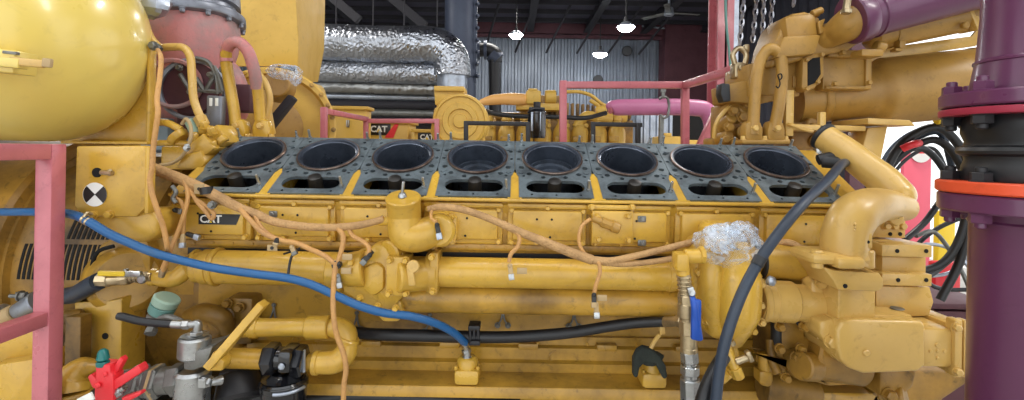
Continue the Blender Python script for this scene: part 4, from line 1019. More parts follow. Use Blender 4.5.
# pipe with yellow-tagged ball valve between the flywheel guard and the manifold
bv2 = thing('ball_valve', 'small steel ball valve with a yellow handle strip under the blue hose', 'valve', P(112,290,1.40))
mb = MB(); mb.cyl(P(98,280,1.40), P(110,280,1.40), .019, None, 8, .002); mb.cyl(P(109,280,1.40), P(122,279,1.40), .016, None, 18, .002); mb.cyl(P(121,279,1.40), P(130,278,1.40), .018, None, 8, .002)
for k in range(5): mb.cyl(P(129+k*2,277.5,1.40), P(130.4+k*2,277.5,1.40), .0135 if k % 2 else .015, None, 16, .001)
mb.cyl(P(128,277.5,1.40), P(152,277,1.40), .012, None, 16, .001); mb.cyl(P(140,277,1.40), P(148,277,1.40), .015, None, 6, .002)
obj('valve_body', mb, M['brass'], bv2)
mb = MB(); mb.pbox(97,271.5,124,276.5,1.375,.012,.003); obj('handle', mb, M['yellow_tape'], bv2, label='yellow flat handle')
mb = MB(); mb.pbox(122,271.5,140,277,1.378,.012,.003); mb.cyl(P(126,275,1.39), P(126,269,1.39), .007, None, 8, .001); mb.disc(P(143,279,1.385), FRONT, .012, .01, 12); obj('stem', mb, M['steel'], bv2)
mb = MB(); mb.tube([P(66,296,1.50), P(76,294,1.46), P(88,287,1.42), P(99,281,1.40)], .0245, 16, 6)
one('suction_hose', mb, M['blue_grey_hose'], 'short dark grey hose between the slotted guard and the steel ball valve', 'hose')
mb = MB(); mb.tube([P(152,276,1.42), P(164,279,1.41), P(176,278,1.40), P(186,270,1.41), P(192,266,1.42)], [.020,.022,.023,.024,.03], 18, 6); mb.cyl(P(151,276.5,1.42), P(158,277.5,1.42), .025, None, 18, .003); mb.cyl(P(190,266,1.42), P(200,264,1.42), .034, .044, 24, .004)
one('elbow_pipe', mb, M['yellow'], 'yellow elbow pipe joining the small steel ball valve to the manifold end', 'pipe')
# pale fittings behind the railing
wf = thing('white_fitting', 'pale grey tapered hose fitting behind the middle rail', 'fitting', P(15,320,1.5))
mb = MB(); mb.cyl(P(17,312,1.5), P(38,301,1.5), .024, .032, 18, .003); obj('fitting_body', mb, M['galv'], wf); mb = MB(); mb.cyl(P(-2,316,1.5), P(6,313,1.5), .03, None, 18, .004); obj('fitting_end', mb, M['galv'], wf)
mb = MB(); mb.cyl(P(5,317,1.5), P(16,312,1.5), .026, None, 18, .003); obj('collar', mb, M['gasket'], wf)
mb = MB(); mb.cyl(P(-6,321,1.5), P(4,317,1.5), .022, None, 16, .003); obj('cap', mb, M['green'], wf)

# red plastic handle
rh = thing('valve_lockout', 'bright red branched plastic valve handle with a teal cap beside the grey cast valve', 'handle', P(108,402,1.16))
Yh = 1.16
mb = MB(); mb.pprism([(95,364),(110,365),(110,374),(113,376),(113,402),(94,402),(94,384),(95,380)], Yh, .035, .004); mb.pprism([(87,377),(91,374),(97,380),(97,390),(92,388)], Yh+.01, .02, .003); mb.pprism([(107,376),(120,357),(123,361),(113,379)], Yh+.012, .018, .002); mb.pprism([(109,383),(138,365),(141,370),(141,373),(112,392)], Yh+.004, .026, .003)
mb.pprism([(120,398),(140,392),(141,395),(124,404)], Yh+.01, .02, .004)
hb_ = obj('handle_body', mb, M['redplastic'], rh)
mb = MB(); mb.cyl(P(103,366,Yh+.01), P(103,361,Yh+.01), .0135, None, 16, .002); mb.cyl(P(103,361,Yh+.01), P(103,349,Yh+.01), .0135, .010, 16, .005); obj('teal_cap', mb, M['teal'], rh, label='translucent teal cap')
mb = MB(); mb.disc(P(99,385,Yh), FRONT, .007, .008, 14); mb.disc(P(106,374,Yh), FRONT, .006, .006, 14); obj('pivot', mb, M['redplastic'], rh)
mb = MB(); mb.cyl(P(114,394,Yh+.015), P(122,390,Yh+.015), .012, None, 6, .002); mb.cyl(P(121,390,Yh+.015), P(125,387,Yh+.015), .008, None, 12); obj('spindle_nut', mb, M['steel'], rh, label='bright steel spindle nut')
mb = MB(); mb.obox(P(86,399,1.12), (V((.9,0,.45)), V((0,1,0)), V((-.45,0,.9))), (.017,.003,.009), .001)
one('paper_tag', mb, M['white'], 'small white paper tag below the red valve handle', 'tag')
# yellow cone elbow below
mb = MB(); mb.tube([P(98,366,1.34), P(84,368,1.33), P(74,378,1.32), P(72,392,1.31)], [.012,.03,.042,.046], 22, 7); mb.cyl(P(72,390,1.31), P(72,398,1.31), .052, None, 24, .004)
one('flared_elbow', mb, M['yellow_low'], 'dirty yellow flared elbow beside the railing foot', 'pipe elbow')
mb = MB(); mb.pprism([(62,394),(96,392),(100,430),(62,430)], 1.30, .1, .01); one('black_pump_cover', mb, M['black_paint'], 'black cover under the flared elbow at the railing foot', 'cover')
bpy.data.objects['black_pump_cover'].name = 'pump_cover'

# grey valve body with threaded unions
gv = thing('solenoid_valve', 'grey cast valve with threaded union nuts beside the red handle', 'valve', P(196,402,1.24))
Yg2 = 1.26
mb = MB(); mb.cyl(P(195,336,Yg2), P(194,357,Yg2), .037, None, 28, .005); mb.cyl(P(195,336,Yg2), P(195,333,Yg2), .032, .022, 24, .003); mb.cyl(P(193,369,Yg2), P(191,425,Yg2), .042, .040, 28, .007)
vb = obj('valve_body', mb, M['steel'], gv)
mb = MB(); mb.pprism([(183,354),(208,348),(213,346),(206,366),(192,371),(183,370)], Yg2-.03, .09, .005); obj('bonnet_block', mb, M['steel_dark'], vb, label='darker block between the two cylinders')
mb = MB(); mb.cyl(P(172,380,Yg2), P(185,378,Yg2), .04, None, 6, .004); mb.cyl(P(160,381,Yg2), P(173,380,Yg2), .033, None, 20, .003); mb.cyl(P(150,382,Yg2), P(162,381,Yg2), .042, None, 6, .004); mb.cyl(P(145,383,Yg2), P(151,382,Yg2), .036, None, 20, .003); mb.cyl(P(131,384,Yg2), P(146,383,Yg2), .046, None, 6, .005); mb.cyl(P(122,385,Yg2), P(132,384,Yg2), .036, None, 20, .003)
obj('union_nut', mb, M['steel_dark'], gv)
mb = MB(); mb.cyl(P(155,381.5,Yg2), P(158,381.4,Yg2), .0425, None, 6); mb.disc(P(150,394,Yg2-.03), FRONT, .004, .006, 8); obj('thread_seal', mb, M['gasket'], gv)
mb = MB(); mb.cyl(P(202,380,Yg2-.04), P(212,382,Yg2-.04), .012, None, 6, .002); mb.cyl(P(211,382,Yg2-.04), P(222,380,Yg2-.02), .009, .012, 10, .002); mb.cyl(P(205,377,Yg2-.04), P(205,386,Yg2-.04), .016, None, 6, .002); obj('side_tap', mb, M['steel'], gv)

# thin black hose with swivel
th_ = thing('thin_hose', 'thin black hose with a bright steel swivel end above the grey cast valve', 'hose', P(160,330,1.25))
mb = MB(); mb.tube([P(118,316,1.22), P(122,316.5,1.22), P(140,321,1.23), P(158,323,1.24), P(173,324,1.25)], [.0085,.0095,.0095,.0095,.0095], 12, 6); obj('hose_body', mb, M['black'], th_)
mb = MB(); mb.cyl(P(172,324,1.25), P(183,324.5,1.25), .0105, None, 14, .001); mb.cyl(P(183,324.5,1.25), P(190,324.5,1.25), .012, None, 6, .002); mb.cyl(P(189,324.5,1.25), P(197,324,1.25), .009, None, 12, .002); mb.tube([P(195,324,1.25), P(197.5,324,1.25), P(197,334,1.25)], .0105, 12, 4); mb.cyl(P(196.5,331,1.25), P(196.5,335,1.25), .016, None, 6, .002); obj('swivel', mb, M['steel'], th_, label='bright steel swivel fitting')

# sensor with pale green cap
sn = thing('capped_sensor', 'pressure sensor with a pale green cap behind the thin black hose', 'sensor', P(160,330,1.34))
mb = MB(); mb.cyl(P(160,313,1.36), P(164,305,1.36), .031, .033, 24, .002); obj('cap', mb, M['cap_low'], sn, label='grey-green lower half of the cap')
mb = MB(); mb.cyl(P(164,305,1.36), P(168,297,1.36), .033, .034, 24, .004); obj('cap_top', mb, M['green'], sn, label='pale green upper half of the cap')
mb = MB(); mb.cyl(P(157,314,1.36), P(155,322,1.36), .024, None, 8, .003); mb.cyl(P(155,321,1.36), P(151,331,1.34), .012, None, 12, .002); mb.cyl(P(152,329,1.34), P(150,334,1.33), .016, None, 6, .002); mb.tube([P(158,318,1.34), P(170,317,1.33), P(182,322,1.33)], .008, 8, 4); obj('sensor_body', mb, M['steel_dark'], sn)

# diagonal flat bar
mb = MB(); a, b = P(210,366,1.20), P(264,303,1.26); d = (b-a).normalized()
nx = V((-d.z, 0, d.x)); mb.obox((a+b)/2, (d, V((0,1,0)), nx), ((b-a).length/2, .018, .0095), .002)
mb.pprism([(205,367),(213,352),(224,362),(222,371),(210,371)], 1.205, .04, .003)
one('flat_bar', mb, M['yellow'], 'yellow flat bar leaning diagonally over the return pipe', 'bar')

# yellow return pipe loop
yp = thing('return_pipe', 'yellow pipe with coupling and double elbow curving back behind the dropping ochre cable', 'pipe', P(300,380,1.34))
Yp = 1.36
mb = MB(); mb.cyl(P(243,328,Yp), P(310,327,Yp), .0245, None, 26, .002); mb.cyl(P(250,328,Yp), P(260,328,Yp), .027, None, 24, .004); obj('upper_pipe', mb, M['yellow'], yp)
mb = MB(); mb.cyl(P(307,327.5,Yp), P(330,327,Yp), .0315, None, 28, .003); obj('coupling', mb, M['yellow'], yp)
mb = MB(); mb.tube([P(329,327.5,Yp), P(338,328,Yp), P(346,333,Yp), P(348,343,Yp-.01)], [.0245,.0285,.0285,.0255], 24, 7); mb.tube([P(348,341,Yp-.01), P(346,352,Yp-.02), P(337,361,Yp-.03), P(318,363,Yp-.03)], [.026,.029,.03,.028], 24, 7); mb.cyl(P(320,363,Yp-.03), P(313,363,Yp-.03), .031, None, 26, .004)
d_ = (P(346,352,Yp)-P(349,340,Yp)).normalized(); mb.cyl(P(349.5,337,Yp-.01), P(347.5,342,Yp-.01), .03, None, 24, .003)
obj('elbow', mb, M['yellow'], yp)
mb = MB(); mb.cyl(P(300,362,Yp-.03), P(315,362.5,Yp-.03), .022, None, 22, .001); obj('short_nipple', mb, M['yellow_low'], yp); mb = MB(); mb.cyl(P(222,358,Yp-.03), P(268,359,Yp-.03), .026, None, 24, .002); obj('lower_pipe', mb, M['yellow_low'], yp)

# black filter
bf = thing('strainer', 'glossy black filter bowl with two hexagonal nuts on the yellow return pipe', 'filter', P(283,402,1.28))
Yb = 1.31
mb = MB(); mb.cyl(P(265,358,Yb), P(278,358.5,Yb), .041, None, 6, .005); mb.cyl(P(293,360,Yb), P(305,361,Yb), .041, None, 6, .005); mb.cyl(P(277,358,Yb), P(294,360,Yb), .03, None, 20, .003); obj('pipe_nut', mb, M['black_gloss'], bf)
mb = MB(); mb.cyl(P(284,349,Yb), P(284,354,Yb), .018, None, 14, .003); mb.pbox(277,352,290,374,Yb-.05,.07,.008); mb.cyl(P(284,378,Yb), P(284,372,Yb), .055, .035, 28, .004); mb.cyl(P(284,378,Yb), P(284,425,Yb), .058, .052, 32, .004); mb.cyl(P(284,380,Yb), P(284,386,Yb), .0605, None, 32, .002)
obj('filter_bowl', mb, M['black_gloss'], bf)
mb = MB(); mb.disc(P(282,366,Yb-.05), FRONT, .0085, .008, 16); obj('vent_screw', mb, M['galv'], bf, label='small pale vent screw')
mb = MB()
cq = P(284,385,Yb)
pts = [cq+V((.0612*math.cos(t), -.0612*math.sin(t), .004)) for t in [PI*.08+PI*.42*k/8 for k in range(9)]]
mb.tube(pts, .0045, 6, 1, False); mb.tube([P(304,350,Yb-.01), P(304,372,Yb-.01)], .004, 6, 1, False)
obj('pale_edge_line', mb, M['galv'], bf)  # thin pale line along part of the bowl rim and nut edge
mb = MB(); mb.pprism([(215,372),(268,368),(270,430),(205,430)], 1.38, .12, .02); mb.cyl(P(240,400,1.33), P(240,372,1.36), .06, .05, 24, .01); mb.pbox(226,362,266,376,1.40,.08,.006)
one('black_pump', mb, M['black_paint'], 'dark black pump body low between the grey valve and the black filter', 'pump')
mb = MB(); mb.tube([P(300,402,1.45), P(340,396,1.5), P(420,398,1.52), P(520,404,1.52)], .02, 10, 6); one('floor_hose', mb, M['black'], 'black hose lying in the shadow under the sump ledge', 'hose')

# ================================================================== HOSES AND CABLES OVER THE ENGINE
bh_ = thing('blue_hose', 'long blue hose draped from the railing down to the sump boss', 'hose', P(467,383,1.43))
mb = MB(); mb.tube([P(-30,211,1.42), P(0,212,1.38), P(35,212,1.36), P(70,214,1.29), P(88,221,1.255), P(108,233,1.26), P(130,243,1.27), P(155,253,1.28), P(180,260,1.30), P(215,268,1.31), P(256,274,1.31), P(287,278,1.31), P(310,284,1.31), P(335,295,1.31), P(360,306,1.31), P(385,313,1.32), P(410,316,1.33), P(435,323,1.36), P(454,333,1.40), P(465,343,1.44)], .0108, 16, 7)
obj('hose_body', mb, M['blue_hose'], bh_)
mb = MB(); mb.cyl(P(463,341,1.435), P(467,350,1.45), .011, .009, 14, .002); mb.cyl(P(466,349,1.45), P(467,353,1.45), .014, None, 6, .002); mb.cyl(P(467,352,1.45), P(467,357,1.45), .011, None, 12, .001); mb.cyl(P(467,356,1.45), P(467,363,1.45), .015, None, 6, .002); obj('hose_end', mb, M['steel'], bh_, label='bright steel crimped hose end')
mb = MB(); d = (P(90,222,1.255)-P(84,219,1.26)).normalized(); mb.cyl(P(84,218.7,1.258), P(86,219.8,1.257), .0125, None, 14, .001); mb.cyl(P(87.5,220.6,1.256), P(89.5,221.8,1.256), .0125, None, 14, .001); mb.tube([P(84,217,1.245), P(87,213,1.25), P(92,214,1.262)], .004, 6, 4); obj('hose_clip', mb, M['brass'], bh_)
mb = MB(); mb.tube([P(300,248,1.352), P(293,254,1.345), P(290,262,1.34), P(288,275,1.32), P(286,281,1.33)], .0038, 6, 5); mb.tube([P(284,254,1.36), P(290,252,1.352), P(297,249,1.35)], .003, 6, 3)
obj('tie_strap', mb, M['black'], bh_, label='black plastic tie strap')

lh = thing('lower_hose', 'long black hose lying along the sump behind the blue hose end', 'hose', P(510,345,1.46))
mb = MB(); mb.tube([P(352,332,1.49), P(370,334,1.47), P(400,335,1.46), P(440,336,1.46), P(475,337,1.46), P(510,337,1.46), P(545,335,1.45), P(575,332,1.45), P(605,327,1.44), P(635,323,1.42), P(664,321.5,1.38)], [.0175,.0175,.0175,.0175,.0175,.017,.0165,.016,.0155,.015,.014], 18, 7)
obj('hose_body', mb, M['black'], lh)
mb = MB(); mb.cyl(P(663,322,1.385), P(680,321,1.32), .0135, .013, 16, .002); mb.cyl(P(679,321,1.32), P(684,321,1.30), .018, None, 6, .002); obj('hose_end', mb, M['brass'], lh)
mb = MB()
for px in (470,474,478): mb.tube([P(px,328,1.445), P(px+.5,345,1.445)], .005, 6, 1, False)
mb.pbox(468,326,480,331,1.43,.05,.004); mb.pbox(470,341,480,346,1.43,.05,.004); obj('hose_clamp', mb, M['black_paint'], lh)

# rag on the right sump boss
rg = thing('rag_cover', 'dark green cloth draped over a square sump boss with a yellow pin above', 'cloth', P(652,386,1.41))
mb = MB(); mb.pprism([(634,360),(638,352),(644,348),(652,350),(660,356),(666,366),(668,378),(664,380),(660,372),(656,364),(646,362),(640,368),(638,378),(634,378)], 1.395, .03, .007, 3); crumple(mb, P(650,358,1.42), .034, (1.1,.6,.6), 44, amp=.3)
obj('cloth', mb, M['rag'], rg)
mb = MB(); mb.tube([P(648,354,1.41), P(654,342,1.41), P(660,334,1.40)], .006, 8, 3); mb.obox(P(662,330,1.40), ((1,0,.1),(0,1,0),(-.1,0,1)), (.008,.006,.012), .004); obj('pin', mb, M['yellow_pale'], rg, label='yellow pin with flat head')

# ------------------------------------------------------------------ wiring looms
def connector(parent, px, py, Y, rot, L=.028, col='black', end='white'):
    d = V((math.sin(rot), -.15, -math.cos(rot))).normalized(); q = P(px, py, Y); sd = V((d.z, 0, -d.x)).normalized()
    L *= .85; mb = MB(); mb.obox(q+d*L*.5, (sd, d.cross(sd), d), (.0062,.0045,L*.5), .002); mb.sph(q, .0068, (1,1,1), 10, 6); c_ = obj('connector', mb, M[col], parent)
    mb = MB(); mb.obox(q+d*L*.98, (sd, d.cross(sd), d), (.0074,.005,L*.28), .001); obj('connector_tip', mb, M[end], c_)
    return c_
lm = thing('wiring_loom', 'main beige sleeved wiring loom sagging across the engine side covers', 'wiring', P(380,260,1.35))
mb = MB(); mb.tube([P(148,166,1.46), P(165,173,1.42), P(185,181,1.40), P(205,190,1.385), P(222,199,1.375), P(240,208,1.37), P(256,214,1.365), P(272,221,1.36), P(300,226,1.35), P(330,227.5,1.34), P(360,225,1.34), P(384,219,1.345)], [.0155,.016,.016,.015,.0145,.012,.012,.011,.0105,.010,.010,.009], 14, 7)
mb.tube([P(428,209,1.35), P(440,207,1.345), P(460,209,1.34), P(480,215,1.34), P(500,223,1.34), P(520,232,1.335), P(545,242,1.33), P(570,252,1.325), P(592,260,1.325)], [.008,.009,.0095,.0095,.010,.011,.012,.013,.013], 14, 7)
mb.tube([P(592,260,1.325), P(610,261,1.33), P(635,256,1.34), P(660,250,1.35), P(700,240,1.37)], [.011,.010,.009,.009,.009], 12, 6)
mb.tube([P(594,261,1.325), P(620,264,1.335), P(650,262,1.345), P(676,258,1.35)], [.009,.008,.008,.008], 12, 6)
obj('loom_sleeve', mb, M['sleeve'], lm)
# thinner branches
mb = MB(); mb.tube([P(240,209,1.36), P(252,222,1.345), P(262,232,1.34), P(274,238,1.335), P(284,241,1.335), P(296,243,1.33), P(310,249,1.33), P(325,256,1.325), P(336,265,1.32)], .0068, 10, 6); obj('branch_cable', mb, M['orange'], lm)
mb = MB(); mb.tube([P(255,214,1.36), P(260,226,1.35), P(268,234,1.345), P(277,239,1.34)], .006, 8, 5); obj('branch_cable', mb, M['orange'], lm)
mb = MB(); mb.tube([P(338,228,1.335), P(343,236,1.33), P(342,248,1.325), P(338,262,1.32)], .007, 10, 5); obj('branch_cable', mb, M['orange'], lm)
mb = MB(); mb.tube([P(348,227,1.34), P(353,236,1.335), P(362,241,1.33), P(369,248,1.325), P(368,256,1.32)], .006, 8, 5); obj('branch_cable', mb, M['orange'], lm)
mb = MB(); mb.tube([P(512,229,1.335), P(519,236,1.33), P(518,246,1.325), P(511,254,1.32), P(509,262,1.32)], .006, 8, 5); obj('branch_cable', mb, M['orange'], lm)
mb = MB(); mb.tube([P(592,258,1.33), P(598,262,1.32), P(600,272,1.315), P(596,285,1.31), P(594,294,1.31)], .0055, 8, 5); obj('branch_cable', mb, M['orange'], lm)
mb = MB(); mb.tube([P(586,256,1.33), P(580,246,1.335), P(579,236,1.34), P(582,226,1.35), P(590,219,1.37)], .005, 8, 5); obj('branch_cable', mb, M['orange'], lm)
mb = MB(); mb.tube([P(184,180,1.39), P(188,196,1.37), P(184,214,1.36), P(180,226,1.36), P(170,252,1.35), P(163,268,1.35), P(162,276,1.355)], .006, 8, 6); obj('branch_cable', mb, M['orange'], lm)
mb = MB(); mb.tube([P(188,184,1.39), P(196,200,1.37), P(206,212,1.36), P(212,219,1.36), P(214,214,1.36), P(206,206,1.37), P(196,199,1.37)], .0055, 8, 6); obj('branch_cable', mb, M['orange'], lm)
mb = MB(); mb.tube([P(172,196,1.38), P(182,203,1.37), P(184,214,1.37), P(183,232,1.37), P(183,240,1.37)], .0055, 8, 5); obj('branch_cable', mb, M['orange'], lm)
mb = MB(); mb.tube([P(432,210,1.345), P(431,218,1.33), P(437,222,1.32)], .004, 8, 4); obj('branch_cable', mb, M['orange'], lm)
mb = MB()
for pts in ((221.5,198.5,224,200),): pass
mb.tube([P(206,187,1.372), P(207,194,1.372)], .017, 10, 1, False); mb.tube([P(333,267,1.318), P(341,263,1.318)], .008, 8, 1, False); mb.tube([P(335,261,1.318), P(340,268,1.318)], .005, 8, 1, False)
obj('cable_tie', mb, M['label_black'], lm)
for args in ((338,276,1.315,.25,.03,'steel_dark','steel'),(370,255,1.315,-.7,.03,'label_black','steel_dark'),(292,247,1.33,.5,.022,'gasket','steel_dark'),(277,240,1.33,-.2,.012,'label_black','gasket'),
             (510,266,1.318,.15,.034,'gasket','steel'),(594,295,1.305,0,.03,'label_black','gasket'),(596,304,1.305,.05,.034,'gasket','steel'),(437,225,1.318,.25,.036,'label_black','galv'),(183,236,1.365,.05,.030,'gasket','galv'),(175,210,1.37,1.4,.022,'label_black','steel_dark'),(188,234,1.37,1.3,.034,'label_black','galv')): connector(lm, *args)
for px, py, Y in ((347,257,1.32),(602,298,1.305),(522,271,1.32),(272,248,1.33),(346,271,1.315),(199,189,1.372)):
    mb = MB(); h_ = 5 if px == 199 else 3; mb.pbox(px-5,py-h_,px+5,py+h_,Y,.003,.0005); tg = obj('label_tag', mb, M['gasket'], lm)
    if px in (199,272): mb = MB(); mb.disc(P(px,py,Y-.0005), FRONT, .005, .001, 10, .0003); obj('tag_print', mb, M['label_black'], tg)
mb = MB(); mb.tube([P(172,186,1.36), P(176,192,1.36), P(173,198,1.36), P(176,203,1.36)], .006, 8, 4); obj('cable_hook', mb, M['steel_dark'], lm); mb = MB(); mb.hexb(P(212,205,1.355), FRONT, .008, .012); mb.cyl(P(210,203,1.36), P(216,206,1.36), .009, None, 8, .002); obj('cable_clip', mb, M['steel_dark'], lm)

oc = thing('ochre_cable', 'thin ochre sleeved cable hanging vertically beside the bracket of the drum', 'cable', P(152,240,1.27))
mb = MB(); mb.tube([P(158,50,1.50), P(161,58,1.40), P(160,75,1.33), P(157,100,1.28), P(158,112,1.26), P(156,128,1.26), P(153,150,1.265), P(152,168,1.265), P(150,180,1.265), P(152,193,1.265), P(158,212,1.27), P(163,226,1.28), P(167,245,1.29), P(168,256,1.32), P(163,272,1.35)], .0062, 12, 7)
obj('cable_sleeve', mb, M['orange'], oc)
mb = MB(); mb.cyl(P(164,269,1.35), P(161,277,1.352), .010, .008, 10, .002); obj('cable_end', mb, M['brass'], oc)
vc = MB(); vc.tube([P(336,262,1.316), P(334,280,1.31), P(333,300,1.30), P(334,320,1.29), P(337,336,1.29), P(343,352,1.29), P(346,368,1.29), P(344,385,1.29), P(343,425,1.29)], .0068, 12, 7)
one('dropping_cable', vc, M['orange'], 'ochre sleeved cable dropping straight down past the yellow double elbow', 'cable')
bpy.data.objects['dropping_cable'].name = 'sleeved_cable'
# small wires at the right end of the manifold
wz = MB()
wz.tube([P(776,250,1.40), P(784,243,1.38), P(798,246,1.36), P(812,250,1.34), P(818,253,1.33)], .006, 8, 5); wz.tube([P(772,246,1.40), P(788,241,1.38), P(804,249,1.36), P(808,262,1.37)], .005, 8, 5); wz.tube([P(782,240,1.40), P(794,252,1.37), P(806,266,1.38)], .005, 8, 4)
one('loose_wires', wz, M['sleeve'], 'short bundle of loose beige wires by the elbow flange', 'wire')
bpy.data.objects['loose_wires'].name = 'wire_bundle'
mb = MB(); crumple(mb, P(771,281,1.27), .012, (1.1,.8,1.0), 51, 14, 8); one('plastic_plug', mb, M['galv'], 'small crumpled pale plug wrapped on the thick cross tube', 'plug')
# ================================================================== HALL AND BACKGROUND
def zc(py, Y): return ZC-(py-HY)/F*Y
YB = 16.0
mb = MB(); mb.box(-12, 6.6, -5, YB+.5, -.2, 0.0); struct('floor', mb, M['floor'])
# ribbed back wall, real corrugation
def ribbed(x0, x1, at, z0, z1, pitch, depth, axis='x'):
    mb = MB(); pts = []; x = x0
    while x < x1:
        for dx, dy in ((0,0),(.25,0),(.4,1),(.75,1),(.9,0)): pts.append((x+dx*pitch, -depth*dy))
        x += pitch
    pts.append((x1, 0)); n = len(pts); vs = []
    for z in (z0, z1):
        for x, d in pts: vs.append((x, at+d, z) if axis == 'x' else (at+d, x, z))
    mb.add(vs, [[i, i+1, n+i+1, n+i] for i in range(n-1)])
    k = len(mb.v); back = .25
    for z in (z0, z1):
        for x in (x0, x1): mb.v.append(V((x, at+back, z) if axis == 'x' else (at+back, x, z)))
    mb.f += [[k, k+1, k+3, k+2]]
    return mb
struct('wall_back', ribbed(-12, 6.3, YB, 0, 6.2, .21, .06), M['wall'], smooth=0)
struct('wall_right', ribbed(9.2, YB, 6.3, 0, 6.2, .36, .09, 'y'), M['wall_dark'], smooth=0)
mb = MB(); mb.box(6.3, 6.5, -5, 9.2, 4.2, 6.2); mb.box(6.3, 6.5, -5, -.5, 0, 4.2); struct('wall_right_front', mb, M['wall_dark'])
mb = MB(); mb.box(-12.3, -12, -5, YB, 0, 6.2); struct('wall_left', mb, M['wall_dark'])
mb = MB(); mb.box(-12, 6.5, 5.5, YB+.3, 5.55, 5.65); mb.box(-12, 6.5, .6, 5.5, 5.55, 5.65); mb.box(-12, 6.5, -5, -2.0, 5.55, 5.65); struct('ceiling', mb, M['ceil'])
# door jamb of the big side opening
mb = MB(); mb.box(6.22, 6.5, 9.2, 9.4, 0, 4.3); mb.box(6.22, 6.5, -.62, -.5, 0, 4.3); mb.box(6.22, 6.5, -.62, 9.4, 4.2, 4.35); struct('door_1', mb, M['maroon_dark'])
mb = MB(); mb.box(6.5, 40, -15, 30, -.25, -.05); struct('ground', mb, mat('sunlit_concrete', (226,222,216), .8))
# beams
mb = MB(); mb.box(-1.3, 4.7, YB-.5, YB-.2, zc(36,YB), zc(12,YB)); mb.box(-1.3, 6.3, YB-.42, YB-.3, zc(40,YB), zc(37,YB)); struct('trim_1', mb, M['maroon_dark'])
mb = MB(); mb.box(4.6, 6.2, YB-.8, YB-.15, 0, 5.5); struct('trim_2', mb, M['maroon_dark'])
for k in range(10):
    x = -10+k*1.75
    mb = MB(); mb.box(x-.04, x+.04, 5.5, YB-.5, 5.3, 5.55); mb.box(x-.1, x+.1, 5.5, YB-.5, 5.27, 5.31); struct('ceiling_beam', mb, M['beam'])
for k in range(5):
    y = 12.2+k*.9
    mb = MB(); mb.box(-11.9, 6.2, y-.03, y+.03, 5.43, 5.55); struct('ceiling_beam', mb, M['beam'])
for k in range(6):
    x = -.9+k*.95
    mb = MB(); a, b = P(0,0,1), None
    mb.tube([(x+.5, 13.2, 5.5), (x, 15.4, 4.62)], .035, 6, 1, False); struct('ceiling_beam', mb, M['beam'])
# pinkish steel column near the engine
mb = MB(); Yc = 4.6; xa, xb = P(717,90,Yc).x, P(733,90,Yc).x
mb.box(xa, xb, Yc, Yc+.02, 0, 5.5); mb.box(xa, xb, Yc+.22, Yc+.24, 0, 5.5); mb.box((xa+xb)/2-.01, (xa+xb)/2+.01, Yc, Yc+.24, 0, 5.5); struct('trim_3', mb, M['maroon'])
mb = MB(); mb.pbox(734,-40,739,64,4.7,.05); struct('trim_4', mb, M['galv'])  # pale strip drawn as the lit edge of the column
# conduit
mb = MB(); mb.tube([P(725,-30,4.5), P(726,20,4.5), P(729,50,4.5), P(731,74,4.5)], .012, 8, 5); one('hanging_cord', mb, M['cap_low'], 'thin grey-green cord hanging down the face of the steel column', 'cord')
mb = MB(); mb.tube([P(642,26,15.3), P(690,31,15.3), P(696,36,15.3), P(696,72,15.3), P(680,75,15.3)], .03, 6, 2, False); o_ = one('conduit', mb, M['wall'], 'thin pale conduit bent along the dark back corner', 'conduit')

# ------------------------------------------------------------------ foil-wrapped ducts
def foil_duct(name, label, pts, r, Y, m_, seams=()):
    t = thing(name, label, 'duct', P(pts[0][0], pts[0][1]+10, Y), 'insulated ducts')
    mb = MB(); mb.tube([P(x, y, Y+d) for x, y, d in pts], r, 28, 8, len(pts) > 2); obj('duct_wrap', mb, m_, t)
    for sx, sy in seams:
        mb = MB(); a, b = P(sx-1, sy, Y), P(sx+1, sy, Y); mb.cyl(a, b, r*1.015, None, 28, .004); obj('seam_band', mb, m_, t)
    return t
YD = 5.6
fd = foil_duct('insulated_duct', 'thick silver foil-wrapped duct bending down at its right end', [(300,42,.0),(322,42.5,0),(360,44,0),(400,45,0),(428,45,0),(440,48,0),(449,56,0),(452,68,0),(452,76,0)], .207, YD, M['foil'], ((349,43.5),(395,45)))
mb = MB(); mb.cyl(P(452,70,YD), P(452.5,130,YD), .17, None, 32); obj('bare_duct', mb, M['galv'], fd, label='bare galvanised drop below the bend')
foil_duct('insulated_duct', 'second silver foil-wrapped duct, straight, just under the bent one', [(300,70,0),(440,74,0)], .125, YD+.05, M['foil'], ((372,72),))
foil_duct('insulated_duct', 'third, duller foil-wrapped duct under the two bright ones', [(300,86,0),(440,90,0)], .075, YD+.1, M['foil_dull'])
for k, (y0, r, m_) in enumerate(((95,.045,'galv'),(103,.05,'beam'),(111,.045,'steel_dark'),(119,.045,'beam'))):
    mb = MB(); mb.cyl(P(300,y0,YD+.2), P(447,y0+3,YD+.2), r, None, 14)
    one('rack_pipe', mb, M[m_], ['thin bright pipe directly under the foil-wrapped ducts','thin blackish pipe, second under the foil-wrapped ducts','thin grey pipe, third under the foil-wrapped ducts','thin blackish pipe, lowest under the foil-wrapped ducts'][k], 'pipe')
mb = MB()
mb.box(P(300,90,6.4).x, P(446,90,6.4).x, 6.4, 6.5, 0, zc(96,6.4)); one('pipe_rack_panel', mb, M['beam'], 'dark panel behind the pipes under the foil-wrapped ducts', 'panel')
vd = thing('round_duct', 'thick dark blue-grey upright round duct beside the foil bend', 'duct', P(462,140,6.3))
mb = MB(); mb.cyl(P(460,170,6.3), P(461,-40,6.3), .20, None, 36); mb.cyl(P(461,78,6.3), P(461,71,6.3), .21, None, 36); obj('duct_body', mb, M['duct'], vd)
mb = MB()
for k in range(7): mb.hexb(P(477,4+k*12,6.2), V((.6,-1,0)), .02, .04)
mb.pbox(474,-40,477,82,6.2,.06); obj('seam_flange', mb, M['duct'], vd)
